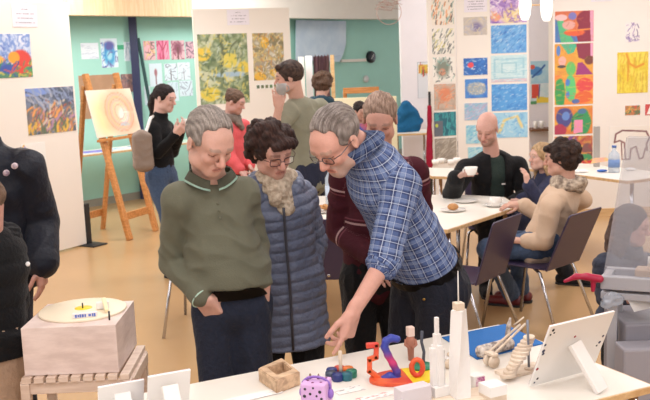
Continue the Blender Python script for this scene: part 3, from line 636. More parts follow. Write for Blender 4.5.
col3 = [((490,-8,526.5,23), 'violet and yellow swirling picture at top of right column', lambda c: (c.noise([(190,150,210),(225,200,225),(150,110,190)], 5, 3), c.blob(.62,.22,.3,.26,(235,215,150),.5), c.blob(.15,.22,.15,.15,(235,150,120),.4), c.strokes(90, [(120,80,180),(240,230,240),(225,180,120),(170,130,210)], .2, .018))),
 ((491,25,526.5,53), 'mid blue hatched picture, second in right column', strokes_p([(74,148,218),(96,166,226)], bl, 220, .09, .012, .8, .7)),
 ((491,55,527,82), 'pale aqua picture with framed square, third in right column', lambda c: (c.noise([(175,215,225),(195,225,230)], 5, 3), c.line([(.1,.15),(.9,.15),(.9,.85),(.1,.85),(.1,.15)], .03, (150,200,215)), c.line([(.3,.35),(.7,.35),(.7,.7),(.3,.7),(.3,.35)], .02, (140,195,210)), c.poly([(0,0),(1,0),(1,.12),(0,.12)], (214,190,200)), c.strokes(70, [(210,232,236),(150,205,220)], .15, .014, 0, .3))),
 ((491.5,84,527,110.5), 'strong blue picture with white specks, fourth in right column', strokes_p([(50,130,212),(70,150,222)], [(40,110,200),(90,165,230),(190,220,240)], 130, .08, .012, .5, .7)),
 ((492,112.5,527.5,137.5), 'light blue picture with yellow curve behind bald head', lambda c: (c.noise([(120,185,225),(150,205,232)], 5, 3), c.line([(.2,.2),(.35,.7),(.7,.85),(.85,.4)], .05, (225,205,130)), c.strokes(60, [(90,160,214),(205,228,236)], .1, .015)))]
for px, l, f in col2+col3: picture('picture', l, 'picture', GR, px, TB, f, n=52)
GW = 'colourful paintings in a column on the right wall'
def w1(c): c.noise([(226,120,60),(214,100,60)], 4, 2); c.poly([(0,0),(.2,0),(.05,.75),(0,.75)], (60,110,180)).poly([(.15,0),(.55,0),(.2,.72),(.05,.7)], (70,180,120)).poly([(.5,0),(1,0),(1,1),(.72,1),(.6,.5)], (130,30,52)).blob(.75,.72,.2,.26,(130,28,50)).blob(.15,.8,.16,.1,(240,190,190)).blob(.45,.84,.1,.12,(110,110,190)).blob(.35,.55,.16,.14,(225,160,150)).blob(.5,.3,.26,.12,(224,80,40)).line([(.3,.36),(.9,.4)], .03, (235,130,50)).poly([(.5,0),(.6,0),(.56,.18),(.4,.2)], (60,110,180)).poly([(.93,0),(1,0),(1,1),(.9,1)], (225,150,180)); c.strokes(40, [(150,50,60),(230,130,60)], .1, .012, None, 1, .3)
def w2(c): c.noise([(232,170,50),(225,150,50)], 4, 2); c.poly([(.15,1),(.6,1),(.5,.72),(.35,.66)], (60,175,130)).poly([(.55,1),(.62,.55),(1,.35),(1,1)], (130,35,58)).blob(.1,.78,.05,.16,(70,120,200)).blob(.2,.45,.1,.16,(235,170,160)).blob(.18,.28,.12,.05,(70,60,60)).blob(.42,.2,.12,.22,(90,190,90)).poly([(.55,0),(1,0),(.72,.4),(.6,.38)], (150,40,110)).poly([(.93,.5),(1,.5),(1,1),(.93,1)], (235,150,190)).blob(.9,.45,.12,.14,(110,50,40)); c.strokes(30, [(235,190,60),(205,90,60)], .12, .012, None, 1, .3)
def w3(c): c.noise([(236,190,50),(240,140,50)], 3, 2); c.blob(.14,.4,.14,.5,(40,150,70)).blob(.42,.55,.14,.45,(80,200,110)).blob(.34,.75,.06,.12,(60,120,200)).blob(.34,.35,.05,.12,(60,120,200)).blob(.78,.65,.22,.25,(222,60,60)).blob(.75,.25,.22,.2,(226,90,40)).blob(.55,.1,.1,.08,(60,100,170)); c.strokes(50, [(240,200,60),(230,100,50),(220,70,80)], .12, .014, 0, .8, .5)
def w4(c): c.noise([(232,170,50),(222,120,50)], 3, 2); c.blob(.25,.6,.22,.36,(60,60,130)).blob(.3,.65,.1,.16,(90,130,205)).blob(.12,.15,.2,.22,(170,40,70)).blob(.7,.4,.25,.48,(40,145,80)).blob(.72,.8,.12,.1,(60,110,150)).poly([(.5,.02),(.74,.05),(.74,.5),(.52,.5)], (238,140,180)).line([(.45,.1),(.48,.6),(.75,.65)], .02, (20,100,60)); c.strokes(30, [(235,180,60),(210,90,60)], .1, .014, None, 1, .4)
def w5(c): c.noise([(200,130,60),(180,70,60),(214,170,60)], 4, 2); c.blob(.45,.7,.16,.3,(110,60,130)).blob(.85,.45,.15,.3,(120,70,70)).blob(.78,.22,.2,.14,(50,140,80)).blob(.8,.04,.25,.08,(210,40,50)).blob(.3,.25,.2,.2,(50,120,90)); c.strokes(30, [(230,150,60),(150,60,60)], .15, .02)
for i, (px, f, l) in enumerate([((555,11,593.5,42), w1, 'painting of crimson shape with blue green stripes, top of right wall column'), ((554.5,43.5,593,75), w2, 'painting with magenta wedge and crimson corner, second in wall column'), ((554.5,75,593,104.5), w3, 'painting of two green figures on yellow and red, third in wall column'), ((554.5,106,592.5,134), w4, 'painting of green form holding pink panel, fourth in wall column'), ((554.5,136,592.5,164), w5, 'purple and brown painting lowest in wall column, above curly head')]):
    picture('painting', l, 'painting', GW, px, right_wall, f, n=80)
picture('drawing', 'small purple scribble drawing on right wall', 'drawing', None, (625,22.5,639.5,42), right_wall, strokes_p([(236,228,226)]*2, [(120,100,165),(170,150,190),(90,80,130)], 34, .22, .03, None))
picture('painting', 'yellow painting with orange drips on right wall', 'painting', None, (617,52,648,93), right_wall, lambda c: (c.noise([(232,205,40),(222,190,40),(236,214,70)], 6, 3), c.strokes(90, [(214,150,30),(240,220,70),(200,160,40)], .2, .016, 1.5, .4, .7), c.line([(.3,.95),(.4,.72),(.6,.62),(.85,.7)], .04, (222,140,30)), c.line([(.35,.8),(.35,.3)], .03, (214,140,30))))
picture('painting', 'tiny green and orange picture under the yellow painting', 'painting', None, (625,105.5,640,115), right_wall, strokes_p([(110,130,90),(190,110,60)], [(60,110,70),(225,160,70),(200,70,50)], 40, .25, .05))
picture('painting', 'tiny red picture with white triangle at the right edge', 'painting', None, (645,104,662,115), right_wall, lambda c: (c.mix(np.ones_like(c.X), (200,60,60)), c.poly([(.1,.1),(.5,.1),(.3,.9)], (240,235,230))))
picture('painting', 'pale blue painting with dark blue bird-like shape in recess', 'painting', None, (530.5,61,550.5,83.5), recess, lambda c: (c.noise([(185,220,232),(160,208,228)], 4, 2), c.blob(.28,.55,.3,.2,(60,130,200)), c.line([(.1,.3),(.5,.6),(.7,.8)], .05, (30,80,160)), c.blob(.1,.75,.12,.1,(220,80,60))))
picture('painting', 'painting of red yellow boot shape on pale blue, lower in recess', 'painting', None, (530.5,84,551,104), recess, lambda c: (c.noise([(190,220,228),(210,228,232)], 4, 2), c.poly([(.05,.3),(.4,.3),(.4,1),(.05,1)], (214,60,40)), c.poly([(.3,.05),(.95,.05),(.95,.3),(.3,.4)], (238,205,50)), c.line([(.4,.3),(.45,1)], .03, (40,70,140)), c.poly([(0,0),(.3,0),(.3,.15),(0,.15)], (70,150,90))))
# teal wall papers
GT = 'papers pinned on the teal wall'
tw = [((81,43,98.5,59), 'blank white text sheet, leftmost on teal wall', lambda c: c.mix(np.ones_like(c.X), (222,232,242)).strokes(14, [(170,185,205)], .5, .012, 0, .02)),
 ((101,38.5,117.5,67.5), 'blue watercolour of round figure pinned on teal wall', lambda c: (c.mix(np.ones_like(c.X), (214,232,244)), c.blob(.5,.4,.35,.33,(50,150,205),.5), c.blob(.5,.75,.3,.16,(80,80,160),.5), c.blob(.5,.42,.16,.16,(150,210,230),.5), c.strokes(20, [(40,120,200),(90,70,150)], .25, .03))),
 ((124,42,132,61), 'small white sheet left of the navy post', lambda c: c.mix(np.ones_like(c.X), (215,228,240)).strokes(10, [(110,150,180)], .4, .05)),
 ((143.5,41,155,60), 'pink drawing with dark bush shape, first right of navy post', lambda c: (c.mix(np.ones_like(c.X), (226,170,180)), c.strokes(30, [(90,80,70),(190,110,110),(225,200,120)], .3, .04))),
 ((156.5,40.5,169,59.5), 'strong pink drawing of branching tree', lambda c: (c.mix(np.ones_like(c.X), (222,110,150)), c.strokes(16, [(180,50,90),(235,160,180)], .5, .04, 1.4), c.line([(.5,0),(.5,.5),(.2,.9)], .05, (170,50,80)), c.line([(.5,.5),(.8,.9)], .05, (170,50,80)))),
 ((171,40.5,184.5,59.5), 'pale pink drawing of bare brown tree', lambda c: (c.mix(np.ones_like(c.X), (214,170,180)), c.blob(.5,.6,.3,.3,(120,60,80),.8), c.line([(.5,0),(.5,.6)], .06, (90,50,50)), c.strokes(20, [(130,50,80)], .3, .03))),
 ((185.5,41.5,195,58.5), 'mauve drawing tucked behind the cream board edge', lambda c: (c.mix(np.ones_like(c.X), (205,160,175)), c.strokes(20, [(90,70,90)], .3, .04))),
 ((149.5,63.5,162,86.5), 'pale sheet with single brown tree beside woman head', lambda c: (c.mix(np.ones_like(c.X), (205,225,238)), c.line([(.5,.1),(.5,.5)], .05, (120,80,90)), c.blob(.5,.6,.12,.16,(150,90,100),.5))),
 ((164.5,63.5,177,80.5), 'pale sheet with fine line tree drawing', lambda c: (c.mix(np.ones_like(c.X), (210,228,240)), c.strokes(16, [(110,120,140)], .3, .025), c.line([(.5,0),(.5,.6)], .04, (80,80,90)))),
 ((177.5,62.5,190,80), 'pale sheet with faint tree beside cream board', lambda c: (c.mix(np.ones_like(c.X), (212,230,240)), c.strokes(12, [(140,150,170)], .3, .02), c.line([(.5,0),(.5,.5)], .03, (130,130,150)))),
 ((168,82,178.5,101), 'lower pale sheet above the lifted cup', lambda c: c.mix(np.ones_like(c.X), (200,225,236)).strokes(8, [(140,170,190)], .3, .02)),
 ((179.5,80.5,192.5,96), 'lower sheet with grey twig drawing', lambda c: c.mix(np.ones_like(c.X), (205,226,238)).strokes(14, [(110,125,150)], .3, .025)),
 ((144.5,86,150.5,105), 'narrow pale sheet left of the dark-haired woman', lambda c: c.mix(np.ones_like(c.X), (205,225,235)))]
for px, l, f in tw: picture('drawing', l, 'drawing', GT, px, teal, f, n=40)
TAPE = mat('green_tape', rgb(58,160,120), .5)
for px, l in (((117,45,124,49.5), 'strip of green tape between sheets on teal wall'),): picture('tape_strip', l, 'tape', None, px, teal, lambda c: None, m=TAPE, n=12)
picture('pin_board', 'brown pin board behind the easel posts', 'board', None, (80,75,116,118), teal, lambda c: (c.noise([(176,132,96),(160,118,84)], 5, 2),), n=24)
picture('painting', 'dark reddish textured picture right of the easel post', 'painting', None, (121,74,134,92), (along(0,.44), wn), strokes_p([(96,80,84),(120,84,80)], [(140,100,100),(70,66,80),(160,120,110)], 40, .2, .04), n=30)
# posts
def bar(name, label, cat, a, c, sz, m, group=None):
    a, c = np.array(a), np.array(c); mid = (a+c)/2; z = nrm(c-a); x = nrm(np.cross(V(0,1,0), z)); R = np.stack([x, np.cross(z, x), z], 1)
    q = B(); q.box(mid, (sz[0], sz[1], np.linalg.norm(c-a)), R, .004); o = q.obj(name, m); settag(o, label, cat, group); return o
NAVY = mat('navy_paint', rgb(36,42,78), .4)
for (x0, y0, x1, y1, sz, m, l) in ((132, 16, 144, 190, .105, NAVY, 'thick navy blue post leaning in front of teal wall'), (138, 38, 160, 160, .045, mat('dark_green_paint', rgb(50,84,84), .5), 'thin dark green pole leaning beside the navy post')):
    bt = V(*PL(x1, y1, along(0,.36), wn)); tp = V(*PL(x0, y0, along(0,.36), wn)); d = nrm(tp-bt); bt = bt-d*(bt[2]/d[2]); 
    if sz > .1: tp = tp+d*((2.6-tp[2])/d[2])
    bar('post', l, 'post', bt, tp, (sz, sz*.5), m)
# poster, clock, discs on the teal wall
pc = teal
q = B(); w0 = [PL(x, y, *((along(0,.38)), wn)) for x, y in ((296,20),(346,21),(346,44),(343,55),(336,62),(296,60))]; q.bm.faces.new([q.bm.verts.new(p+wn*(0 if i != 4 else .08)) for i, p in enumerate(w0)]); q.bm.faces.ensure_lookup_table()
r_ = bmesh.ops.extrude_face_region(q.bm, geom=q.bm.faces[:])
for v in r_['geom']:
    if isinstance(v, bmesh.types.BMVert): v.co += Vector(wn*-.01)
o = q.obj('poster', mat('pale_blue_sheet', rgb(206,222,238), .5, col2=rgb(190,210,230), vscale=3)); settag(o, 'big pale blue sheet with curling corner hanging on teal wall', 'poster')
def disc_on(px, py, r_px, plane, off, t, m, name, label, cat):
    p = PL(px, py, plane[0]+plane[1]*off, plane[1]); e = PL(px, py+r_px, plane[0]+plane[1]*off, plane[1]); r = np.linalg.norm(e-p); q = B(); q.lathe(p, [(0,-t),(r,-t),(r,t*.6),(r*.93,t),(0,t)], 32, axis=plane[1]); o = q.obj(name, m); settag(o, label, cat); return o, p, r
o, p, r = disc_on(371, 57, 6, teal, .03, .03, mat('black_plastic', rgb(18,24,34), .35), 'wall_clock', 'round black wall clock on teal wall', 'clock')
q = B(); x_ = wu; q.tube([p+wn*.035-(x_*.5+V(0,0,.6))*r*.5, p+wn*.035+(x_*.5+V(0,0,.6))*r*.7], r*.05, 6); q.obj('clock_hand', WHITE, o, True)
q = B(); a_, c_ = PL(340, 60.5, teal[0], wn)+wn*.02, PL(365, 60.5, teal[0], wn)+wn*.02; q.box((a_+c_)/2, (np.linalg.norm(c_-a_), .03, .05), Rw, .004); settag(q.obj('wall_rail', WHITE), 'short white rail left of the black clock', 'rail')
disc_on(366, 79, 3.6, teal, .02, .02, mat('pale_grey_plastic', rgb(205,205,205), .4), 'wall_disc', 'small pale round disc below the black clock', 'disc')
MAUVE = mat('mauve_cloth', rgb(196,170,182), .8, col2=rgb(170,140,160), vscale=8, stretch=(4,4,.5))
def leaning(name, label, cat, px, d, m, z0=0.0, th=.03):
    x0, y0, x1, y1 = px; a = W(x0, y0, d); c = W(x1, y0, d); q = B(); zt = a[2]
    q.box(((a[0]+c[0])/2, d, (zt+z0)/2), (c[0]-a[0], th, zt-z0), None, .004); o = q.obj(name, m); settag(o, label, cat); return o
dT = 12.9
leaning('plank', 'white plank standing below the pale blue sheet', 'plank', (298,57,304,60), dT, WHITE); leaning('plank', 'second white plank standing beside the mauve panel', 'plank', (305,56,312,60), dT+.1, PAPER)
q = B(); a = W(313,56,dT); c = W(329,56,dT); n_ = 14
vs = [[q.bm.verts.new((a[0]+(c[0]-a[0])*i/n_, dT+.03*math.sin(i*1.9), z)) for z in (1.0, a[2]-.02*math.sin(i*2.3))] for i in range(n_+1)]
for i in range(n_): q.bm.faces.new([vs[i][0], vs[i+1][0], vs[i+1][1], vs[i][1]]).smooth = True
bmesh.ops.solidify(q.bm, geom=q.bm.faces[:], thickness=.01); settag(q.obj('cloth', MAUVE), 'mauve cloth hanging beside the standing wooden plank', 'cloth')
leaning('plank', 'narrow wooden plank standing right of the mauve cloth', 'plank', (330,55,334,60), dT, BEECH)
# wire mobile under the lintel
q = B(); c = W(389, 12, 12.0); r = 12/920*12.0; q.tube(arc(c, r, 0, 2*PI, 40)[:-1], .004, 5, closed=True)
q.tube([c+V(0,0,r), V(c[0], c[1], 3.2)], .002, 5)
random.seed(3); pts = [c+V((random.random()-.5)*r*2.4, (random.random()-.5)*.1, (random.random()*.9+.05)*r) for _ in range(22)]; q.tube(pts, .0035, 5); settag(q.obj('wire_mobile', mat('rusty_wire', rgb(196,160,150), .5)), 'round wire mobile with tangled figure hanging under the white lintel', 'mobile')
# pendants
LAMPM = mat('lamp_glass', (1, .97, .9), .3, emit=1.3)
for x, y, l in ((525, 4, 'white pendant lamp partly behind the tall board edge'), (546.5, 5, 'white pendant lamp over the recess, right of the two')):
    c = W(x, y, 9.0); t = empty('pendant_lamp', V(c[0], c[1], c[2]-.16), l, 'lamp', 'white pendant lamps')
    q = B(); q.lathe(c, [(0,-.155),(.03,-.15),(.05,-.1),(.058,-.02),(.055,.08),(.03,.16),(0,.165)], 24); q.obj('lamp_shade', LAMPM, t, True); q = B(); q.tube([c+V(0,0,.16), V(c[0], c[1], 3.2)], .004, 6); q.obj('cord', BLACKM, t, True)
a, c = W(531, 5, 9.0), W(541, 5, 9.0); q = B(); q.tube([a-V(.03,0,0), c+V(.03,0,0)], .007, 8); settag(q.obj('lamp_bar', BEECH), 'thin wooden bar joining the two white pendant lamps', 'bar')
# recess shelf and mugs
a, c = W(529.5, 130, 12.3), W(554, 130, 12.3); q = B(); q.box(((a[0]+c[0])/2, 12.35, a[2]), (c[0]-a[0], .3, .03)); settag(q.obj('shelf', mat('dark_wood_shelf', rgb(120,82,58), .5, var=.1)), 'dark wooden shelf in the recess under the boot painting', 'shelf')
MUG = mat('white_ceramic', rgb(236,232,226), .2)
def cup_parts(root, c, r=.042, hgt=.065, handle=(1,0,0), m=None, tilt=None, tall=False):
    R = np.eye(3) if tilt is None else tilt; m = m or MUG; hx = nrm(R@V(*handle)); zz = R@V(0,0,1); q = B()
    pr = [(0,0),(r*.6,0),(r*.68,.004),(r*(.85 if not tall else .95),hgt*.4),(r,hgt),(r*.93,hgt),(r*.8,hgt*.4),(r*.5,.008),(0,.006)]
    q.lathe(c, pr, 24, axis=zz); q.obj('bowl', m, root, True); q = B(); q.tube(arc(np.array(c)+hx*r*.85+zz*hgt*.55, hgt*.28, -PI/2, PI/2, 9, hx, zz), .005, 6); q.obj('handle', m, root, True)
for x, l in ((535.5, 'white mug on the recess shelf, left one'), (541.5, 'white mug on the recess shelf, right one')):
    p = W(x, 129.4, 12.3); p[2] = a[2]+.015; t = empty('mug', p, l, 'mug', 'mugs on the recess shelf'); cup_parts(t, p, .03, .1, tall=True)
# wall calendar on the pale pillar
picture('wall_calendar', 'white sheets with yellow red picture hung on pale pillar', 'calendar', None, (417.5,62,429.5,98), recess, lambda c: (c.noise([(222,226,234)]*2, 3, 2), c.line([(0.02,0),(0.02,1),(1,1)], .03, (120,130,150)), c.poly([(.1,.68),(1,.68),(1,.93),(.1,.93)], (226,190,60)), c.strokes(10, [(190,60,50),(60,120,60)], .2, .05, 1.5, 1, 1, (.2,.7,.95,.9)), c.line([(0,.62),(1,.62)], .02, (120,130,150))), n=50)

# ================================================================ FURNITURE
def table(name, label, poly, z, legs, thick=.026, edge=BEECH, legm=CHROME, topm=TABTOP, group=None, legr=.016):
    c = np.mean(poly, 0); root = empty(name, (c[0], c[1], 0), label, 'table', group); q = B()
    q.prism([(p[0], p[1]) for p in poly], z-thick, z-.002, bev=.002); q.obj('edge_band', edge, root, True)
    s = B(); s.prism([(c[0]+(p[0]-c[0])*.992, c[1]+(p[1]-c[1])*.992) for p in poly], z-.003, z, bev=0); s.obj('table_top', topm, root, True)
    for l in legs: q = B(); q.tube([(l[0], l[1], 0.0), (l[0], l[1], z-thick)], legr, 12); q.lathe((l[0], l[1], 0), [(0,0),(legr*1.4,0),(legr*1.4,.012),(0,.014)], 12); q.obj('leg', legm, root, True)
    return root
T1 = [(-1.15,6.55),(-.12,6.32),(.76,5.78),(1.385,6.5),(1.35,6.98),(1.07,7.2),(.1,7.3),(-1.0,7.25)]
T1 = [G(306,219,.74), G(448,229.5,.74), G(519.5,206,.74), G(505,197,.74), G(462,194.5,.74), G(330,195.5,.74), G(262,198,.74), G(250,216,.74)]
tbl = table('cafe_table', 'white cafe table with pale wooden edge in middle of the room', [p[:2] for p in T1], .74, [T1[1][:2]+V(.02,.14), T1[2][:2]+V(-.1,.02), T1[4][:2]+V(-.05,-.1), (-.3,7.1), (-.35,6.55)])
# right background table
r0, r1 = G(541,170,.74), G(628,181,.74); ru = nrm(r1-r0); rn = V(-ru[1], ru[0], 0); r0 = r0-ru*.2
bk = .62
RT = [r0, r1, r1+rn*bk, r0+rn*bk]; 
for p in RT: p[1] = min(p[1], RW-.05)
table('side_table', 'white folding table against the right wall holding small craft items', [p[:2] for p in RT], .74, [r1[:2]+(-ru*.07+rn*.12)[:2], r1[:2]+(-ru*.02+rn*.4)[:2], r0[:2]+(ru*.1+rn*.1)[:2], r0[:2]+(ru*.1+rn*.5)[:2]])
# table behind bald man
s0, s1 = G(431,176,.74), G(520,179,.74); table('side_table', 'white table with crockery in front of the tall boards', [s0[:2], s1[:2], (s1[0]+.05, s1[1]+.7), (s0[0]-.02, s0[1]+.7)], .74, [s0[:2]+V(.1,.1), s1[:2]+V(-.1,.1), s1[:2]+V(-.1,.6), s0[:2]+V(.1,.6)])
# table by the pillar
u0, u1 = G(395,138,.74), G(431,138,.74); table('side_table', 'small wooden edged table with papers in front of pale pillar', [(u0[0],u0[1]-1.2),(u1[0],u1[1]-1.2),(u1[0],u1[1]-.6),(u0[0],u0[1]-.6)], .74, [(u0[0]+.08,u0[1]-1.1),(u1[0]-.08,u1[1]-1.1),(u1[0]-.08,u1[1]-.7),(u0[0]+.08,u0[1]-.7)], topm=TABTOP) if False else None
# alcove table under the teal wall
v0, v1 = PL(60,158,along(0,-.25),wn), PL(200,158,along(0,-.25),wn); zt = .78
v0[2] = v1[2] = 0; table('work_table', 'long table with coloured drawings under the teal wall', [(v0)[:2], (v1)[:2], (v1-wn*.53)[:2], (v0-wn*.53)[:2]], zt, [(v0+wu*.2-wn*.1)[:2], (v1-wu*.1-wn*.1)[:2], (v1-wu*.1-wn*.5)[:2], (v0+wu*.2-wn*.5)[:2]], legm=BLACKM)
def flat_sheet(name, label, cat, c, w, d, ang, paint, z=None, group=None, n=24, bend=0):
    cv = Cv(w, d, (240,238,232), n); paint(cv); me = slab_mesh(name, w, d, cv, .0015); me.transform(Matrix.Rotation(-PI/2, 4, 'X'))
    if bend:
        for v in me.vertices: v.co.z += bend*math.sin(v.co.x/w*PI*2+v.co.y*8)+abs(bend)
    o = link(name, me, ART); o.location = Vector((c[0], c[1], c[2] if z is None else z)); o.rotation_euler.z = ang; return settag(o, label, cat, group)
wa = math.atan2(wu[1], wu[0])
for i, (t, cl, l) in enumerate([(.25, [(190,120,190),(90,110,220)], 'violet drawing on the long table, left of easel legs'), (.6, [(120,200,225),(240,240,250)], 'aqua drawing on the long table between easel legs'), (.95, [(110,90,210),(200,190,240)], 'blue purple drawing on the long table under easel painting'), (1.45, [(90,190,150),(200,220,200)], 'mint green sheet on the long table behind the black-haired woman'), (1.9, [(150,210,170),(230,235,225)], 'pale green sheet on the long table near the cream board')]):
    c = v0+wu*(t*1.3+.35)-wn*.25; flat_sheet('drawing', l, 'drawing', c, .4, .3, wa+.1*(i-2), lambda cv: (cv.noise(cl, 4, i+2), cv.strokes(20, cl+[(60,60,120)], .3, .02)), z=zt+.001, group='drawings lying on the long table')
# wooden frame with yellow canvas behind the heads
dE = 10.6
t = empty('canvas_stand', V(*W(368,120,dE)[:2], 0), 'wooden stand holding pale yellow canvas behind the two grey heads', 'easel')
def WB(name, px0, px1, m, th=.03, d=dE, parent=None, z0=None):
    a, c = W(px0[0], px0[1], d), W(px1[0], px1[1], d); zlo = c[2] if z0 is None else z0; q = B(); q.box(((a[0]+c[0])/2, d, (a[2]+zlo)/2), (abs(c[0]-a[0]), th, abs(a[2]-zlo)), None, .004); return q.obj(name, m, parent, True)
WB('crossbar', (343,88), (379,92.5), EASELW, .04, dE, t); WB('upright', (343,92), (347,97), EASELW, .04, dE+.05, t, 0.0); WB('upright', (375,88), (379,97), EASELW, .04, dE+.05, t, 0.0); WB('canvas', (330,98.5), (398,160), mat('pale_yellow_canvas', rgb(240,232,196), .7), .03, dE-.05, t)
# coats
TEALC = fab('bright_blue_cloth', rgb(28,96,142)); CRIM = fab('crimson_cloth', rgb(150,24,52))
dC = 9.9
zq = .86; u0, u1 = W(392,134,11.9), W(432,134,11.9); table('side_table', 'small white table under the blue coat in front of the pale pillar', [(u0[0],11.75),(u1[0],11.75),(u1[0],12.35),(u0[0],12.35)], zq, [(u0[0]+.06,11.82),(u1[0]-.06,11.82),(u1[0]-.06,12.28),(u0[0]+.06,12.28)])
flat_sheet('paper', 'loose white papers lying on the small table by the pillar', 'paper', (W(424,134,11.95)[0], 11.95, zq+.001), .3, .21, .2, lambda c: None)
def coat(label, m, pts, mc, hd, dC=9.9):
    c0 = W(*pts[0], dC); t = empty('coat', V(c0[0], c0[1], mc), label, 'coat'); P = []
    for a, bq, ra, rb in hd: P.append(cone(W(*a, dC), W(*bq, dC), ra, rb, .05, side=(0,1,0), ratio=.8))
    link('coat_body', sdf_mesh('coat', P, .012, folds(.018 if dC > 11 else .006, 4, 14)), m, t, world=True)
coat('bright blue coat heaped on the small table in front of teal wall', TEALC, [(405,130)], .861, [((405,107),(403,127),.07,.09),((407,107),(417,122),.06,.08),((404,112),(400,128),.06,.07),((412,115),(414,127),.07,.08)], 12.0)
coat('crimson coat hanging at left edge of the tall boards', CRIM, [(428,130)], 0, [((429.5,107),(429.5,165),.025,.04)])
q = B(); p_ = W(430,150,9.98); q.tube([V(p_[0], 9.93, 0), V(p_[0], 9.93, 1.45)], .014, 10); q.lathe((p_[0], 9.93, 0), [(0,0),(.1,0),(.1,.02),(.02,.03),(0,.03)], 24); settag(q.obj('coat_stand', BLACKM), 'thin black stand holding the crimson coat at the tall boards', 'stand')
# ---------------------------------------------------------------- chairs
PURP = mat('aubergine_laminate', rgb(58,48,74), .38, var=.05); 
def chair(label, c, face, group='aubergine chairs round the cafe table', lean=.20):
    root = empty('dining_chair', V(c[0], c[1], 0), label, 'chair', group, rz=math.atan2(face[1], face[0])-PI/2)
    q = B(); n = 8; sh = [(-.21,-.21),(.21,-.21),(.2,.2),(.16,.22),(-.16,.22),(-.2,.2)]; q.prism(sh, .445, .457, bev=.004); q.obj('seat', PURP, root)
    q = B(); R = np.array(Matrix.Rotation(lean, 3, 'X')); R = np.array(Matrix.Rotation(lean, 3, 'X'))
    q.prism([(-.205,0),(.205,0),(.2,.40),(.19,.415),(-.19,.415),(-.2,.40)], -.006, .006, R=np.stack([V(1,0,0), V(0,-math.sin(lean),math.cos(lean)), V(0,-math.cos(lean),-math.sin(lean))], 1), c=(0,-.215,.44), bev=.004); q.obj('backrest', PURP, root)
    for sx in (-1, 1):
        q = B(); q.tube([(sx*.15,.12,.435),(sx*.2,.19,.42),(sx*.235,.26,.0)], .011, 10); q.obj('leg', CHROME, root); q = B(); q.tube([(sx*.15,-.1,.435),(sx*.2,-.17,.42),(sx*.24,-.33,.0)], .011, 10); q.obj('leg', CHROME, root)
    q = B(); q.tube([(-.15,.12,.435),(.15,.12,.435)], .01); q.tube([(-.15,-.1,.435),(.15,-.1,.435)], .01); q.obj('under_frame', CHROME, root)
    for sx in (-1, 1): q = B(); q.lathe((sx*.1,-.222,.47), [(0,-.008),(.012,-.006),(.012,.0),(0,.002)], 10, axis=(0,1,0)); q.obj('bolt', CHROME, root)
    return root
ch1 = chair('aubergine chair behind the maroon sweater, back to the viewer', V(*W(346,260,5.95)[:2]), (.08,1))
f2 = nrm(V(-.8,.6,0)); c2 = (G(479,285,.44)+G(501,273,.44))/2; c3 = (G(546,272,.44)+G(578,260,.44))/2
f3 = V(-.70,.71,0)
ch2 = chair('empty aubergine chair at the table corner beside the navy trousers', (c2+f2*.215)[:2], f2, lean=.30); ch3 = chair('aubergine chair under the woman in beige sweater', (c3+f3*.215)[:2], f3, lean=.42)
ch4 = chair('aubergine chair mostly hidden behind the man in olive sweater', (-.86,6.35), (.1,1))
ch5 = chair('aubergine chair by the far crockery table', G(444,215,0)[:2]+V(.02,.35), (0,1))
SEAT3 = c3+f3*.215
# ---------------------------------------------------------------- studio easel at left
fB, fC, fA = G(130,240,0), G(156,231,0), G(103,229,0)
tB, tC = W(85,74,9.73+.3), W(115.5,73,10.14+.3)
# the tops lean back towards the rear legs
eu = nrm(fC-fB); en = nrm(np.cross(V(0,0,1), eu)); en = -en if en[1] > 0 and en[0] < 0 else en
back = nrm(fA-fC); print('easel', fB, fC, fA, back)
def topfix(foot, px, py):  # top lies in the vertical plane through foot along 'back'
    n = np.cross(back, V(0,0,1)); return PL(px, py, foot, n)
tB, tC = topfix(fB, 85, 74), topfix(fC, 115.5, 73); print('easel tops', tB, tC)
E_ = empty('studio_easel', (fB+fC+fA)/3*V(1,1,0), 'tall orange wooden easel carrying a pastel drawing beside left board', 'easel')
def ebar(name, a, c, w, t_, m=EASELW, parent=E_):
    z = nrm(c-a); x = nrm(eu-z*np.dot(eu, z)); q = B(); q.box((a+c)/2, (w, t_, np.linalg.norm(c-a)), np.stack([x, np.cross(z, x), z], 1), .006); return q.obj(name, m, parent, True)
ebar('front_leg', fB, tB, .075, .045); ebar('front_leg', fC, tC, .075, .045)
fA2 = fA+(fB-fC); hB, hC = fB+(tB-fB)*.93, fC+(tC-fC)*.93
ebar('rear_leg', fA, hC+back*.05, .06, .035); ebar('rear_leg', fA2, hB+back*.05, .06, .035)
def crossb(a, c, hgt=.07): q = B(); x = nrm(c-a); q.box((a+c)/2, (np.linalg.norm(c-a)+.08, .03, hgt), frame(x, V(0,0,1)), .004); return q
crossb(fB+(tB-fB)*.14, fC+(tC-fC)*.14, .08).obj('crossbar', EASELW, E_, True); crossb(fA+V(0,0,.2), fA2+V(0,0,.2), .08).obj('crossbar', EASELW, E_, True)
led = .60; q0, q1 = fB+(tB-fB)*led, fC+(tC-fC)*led
lz = nrm(tB-fB); fo = nrm(np.cross(eu, lz)); fo = fo if np.dot(fo, O-q0) > 0 else -fo
qq = crossb(q0-eu*.12+fo*.05, q1+eu*.12+fo*.05, .03); qq.obj('ledge', EASELW, E_, True)
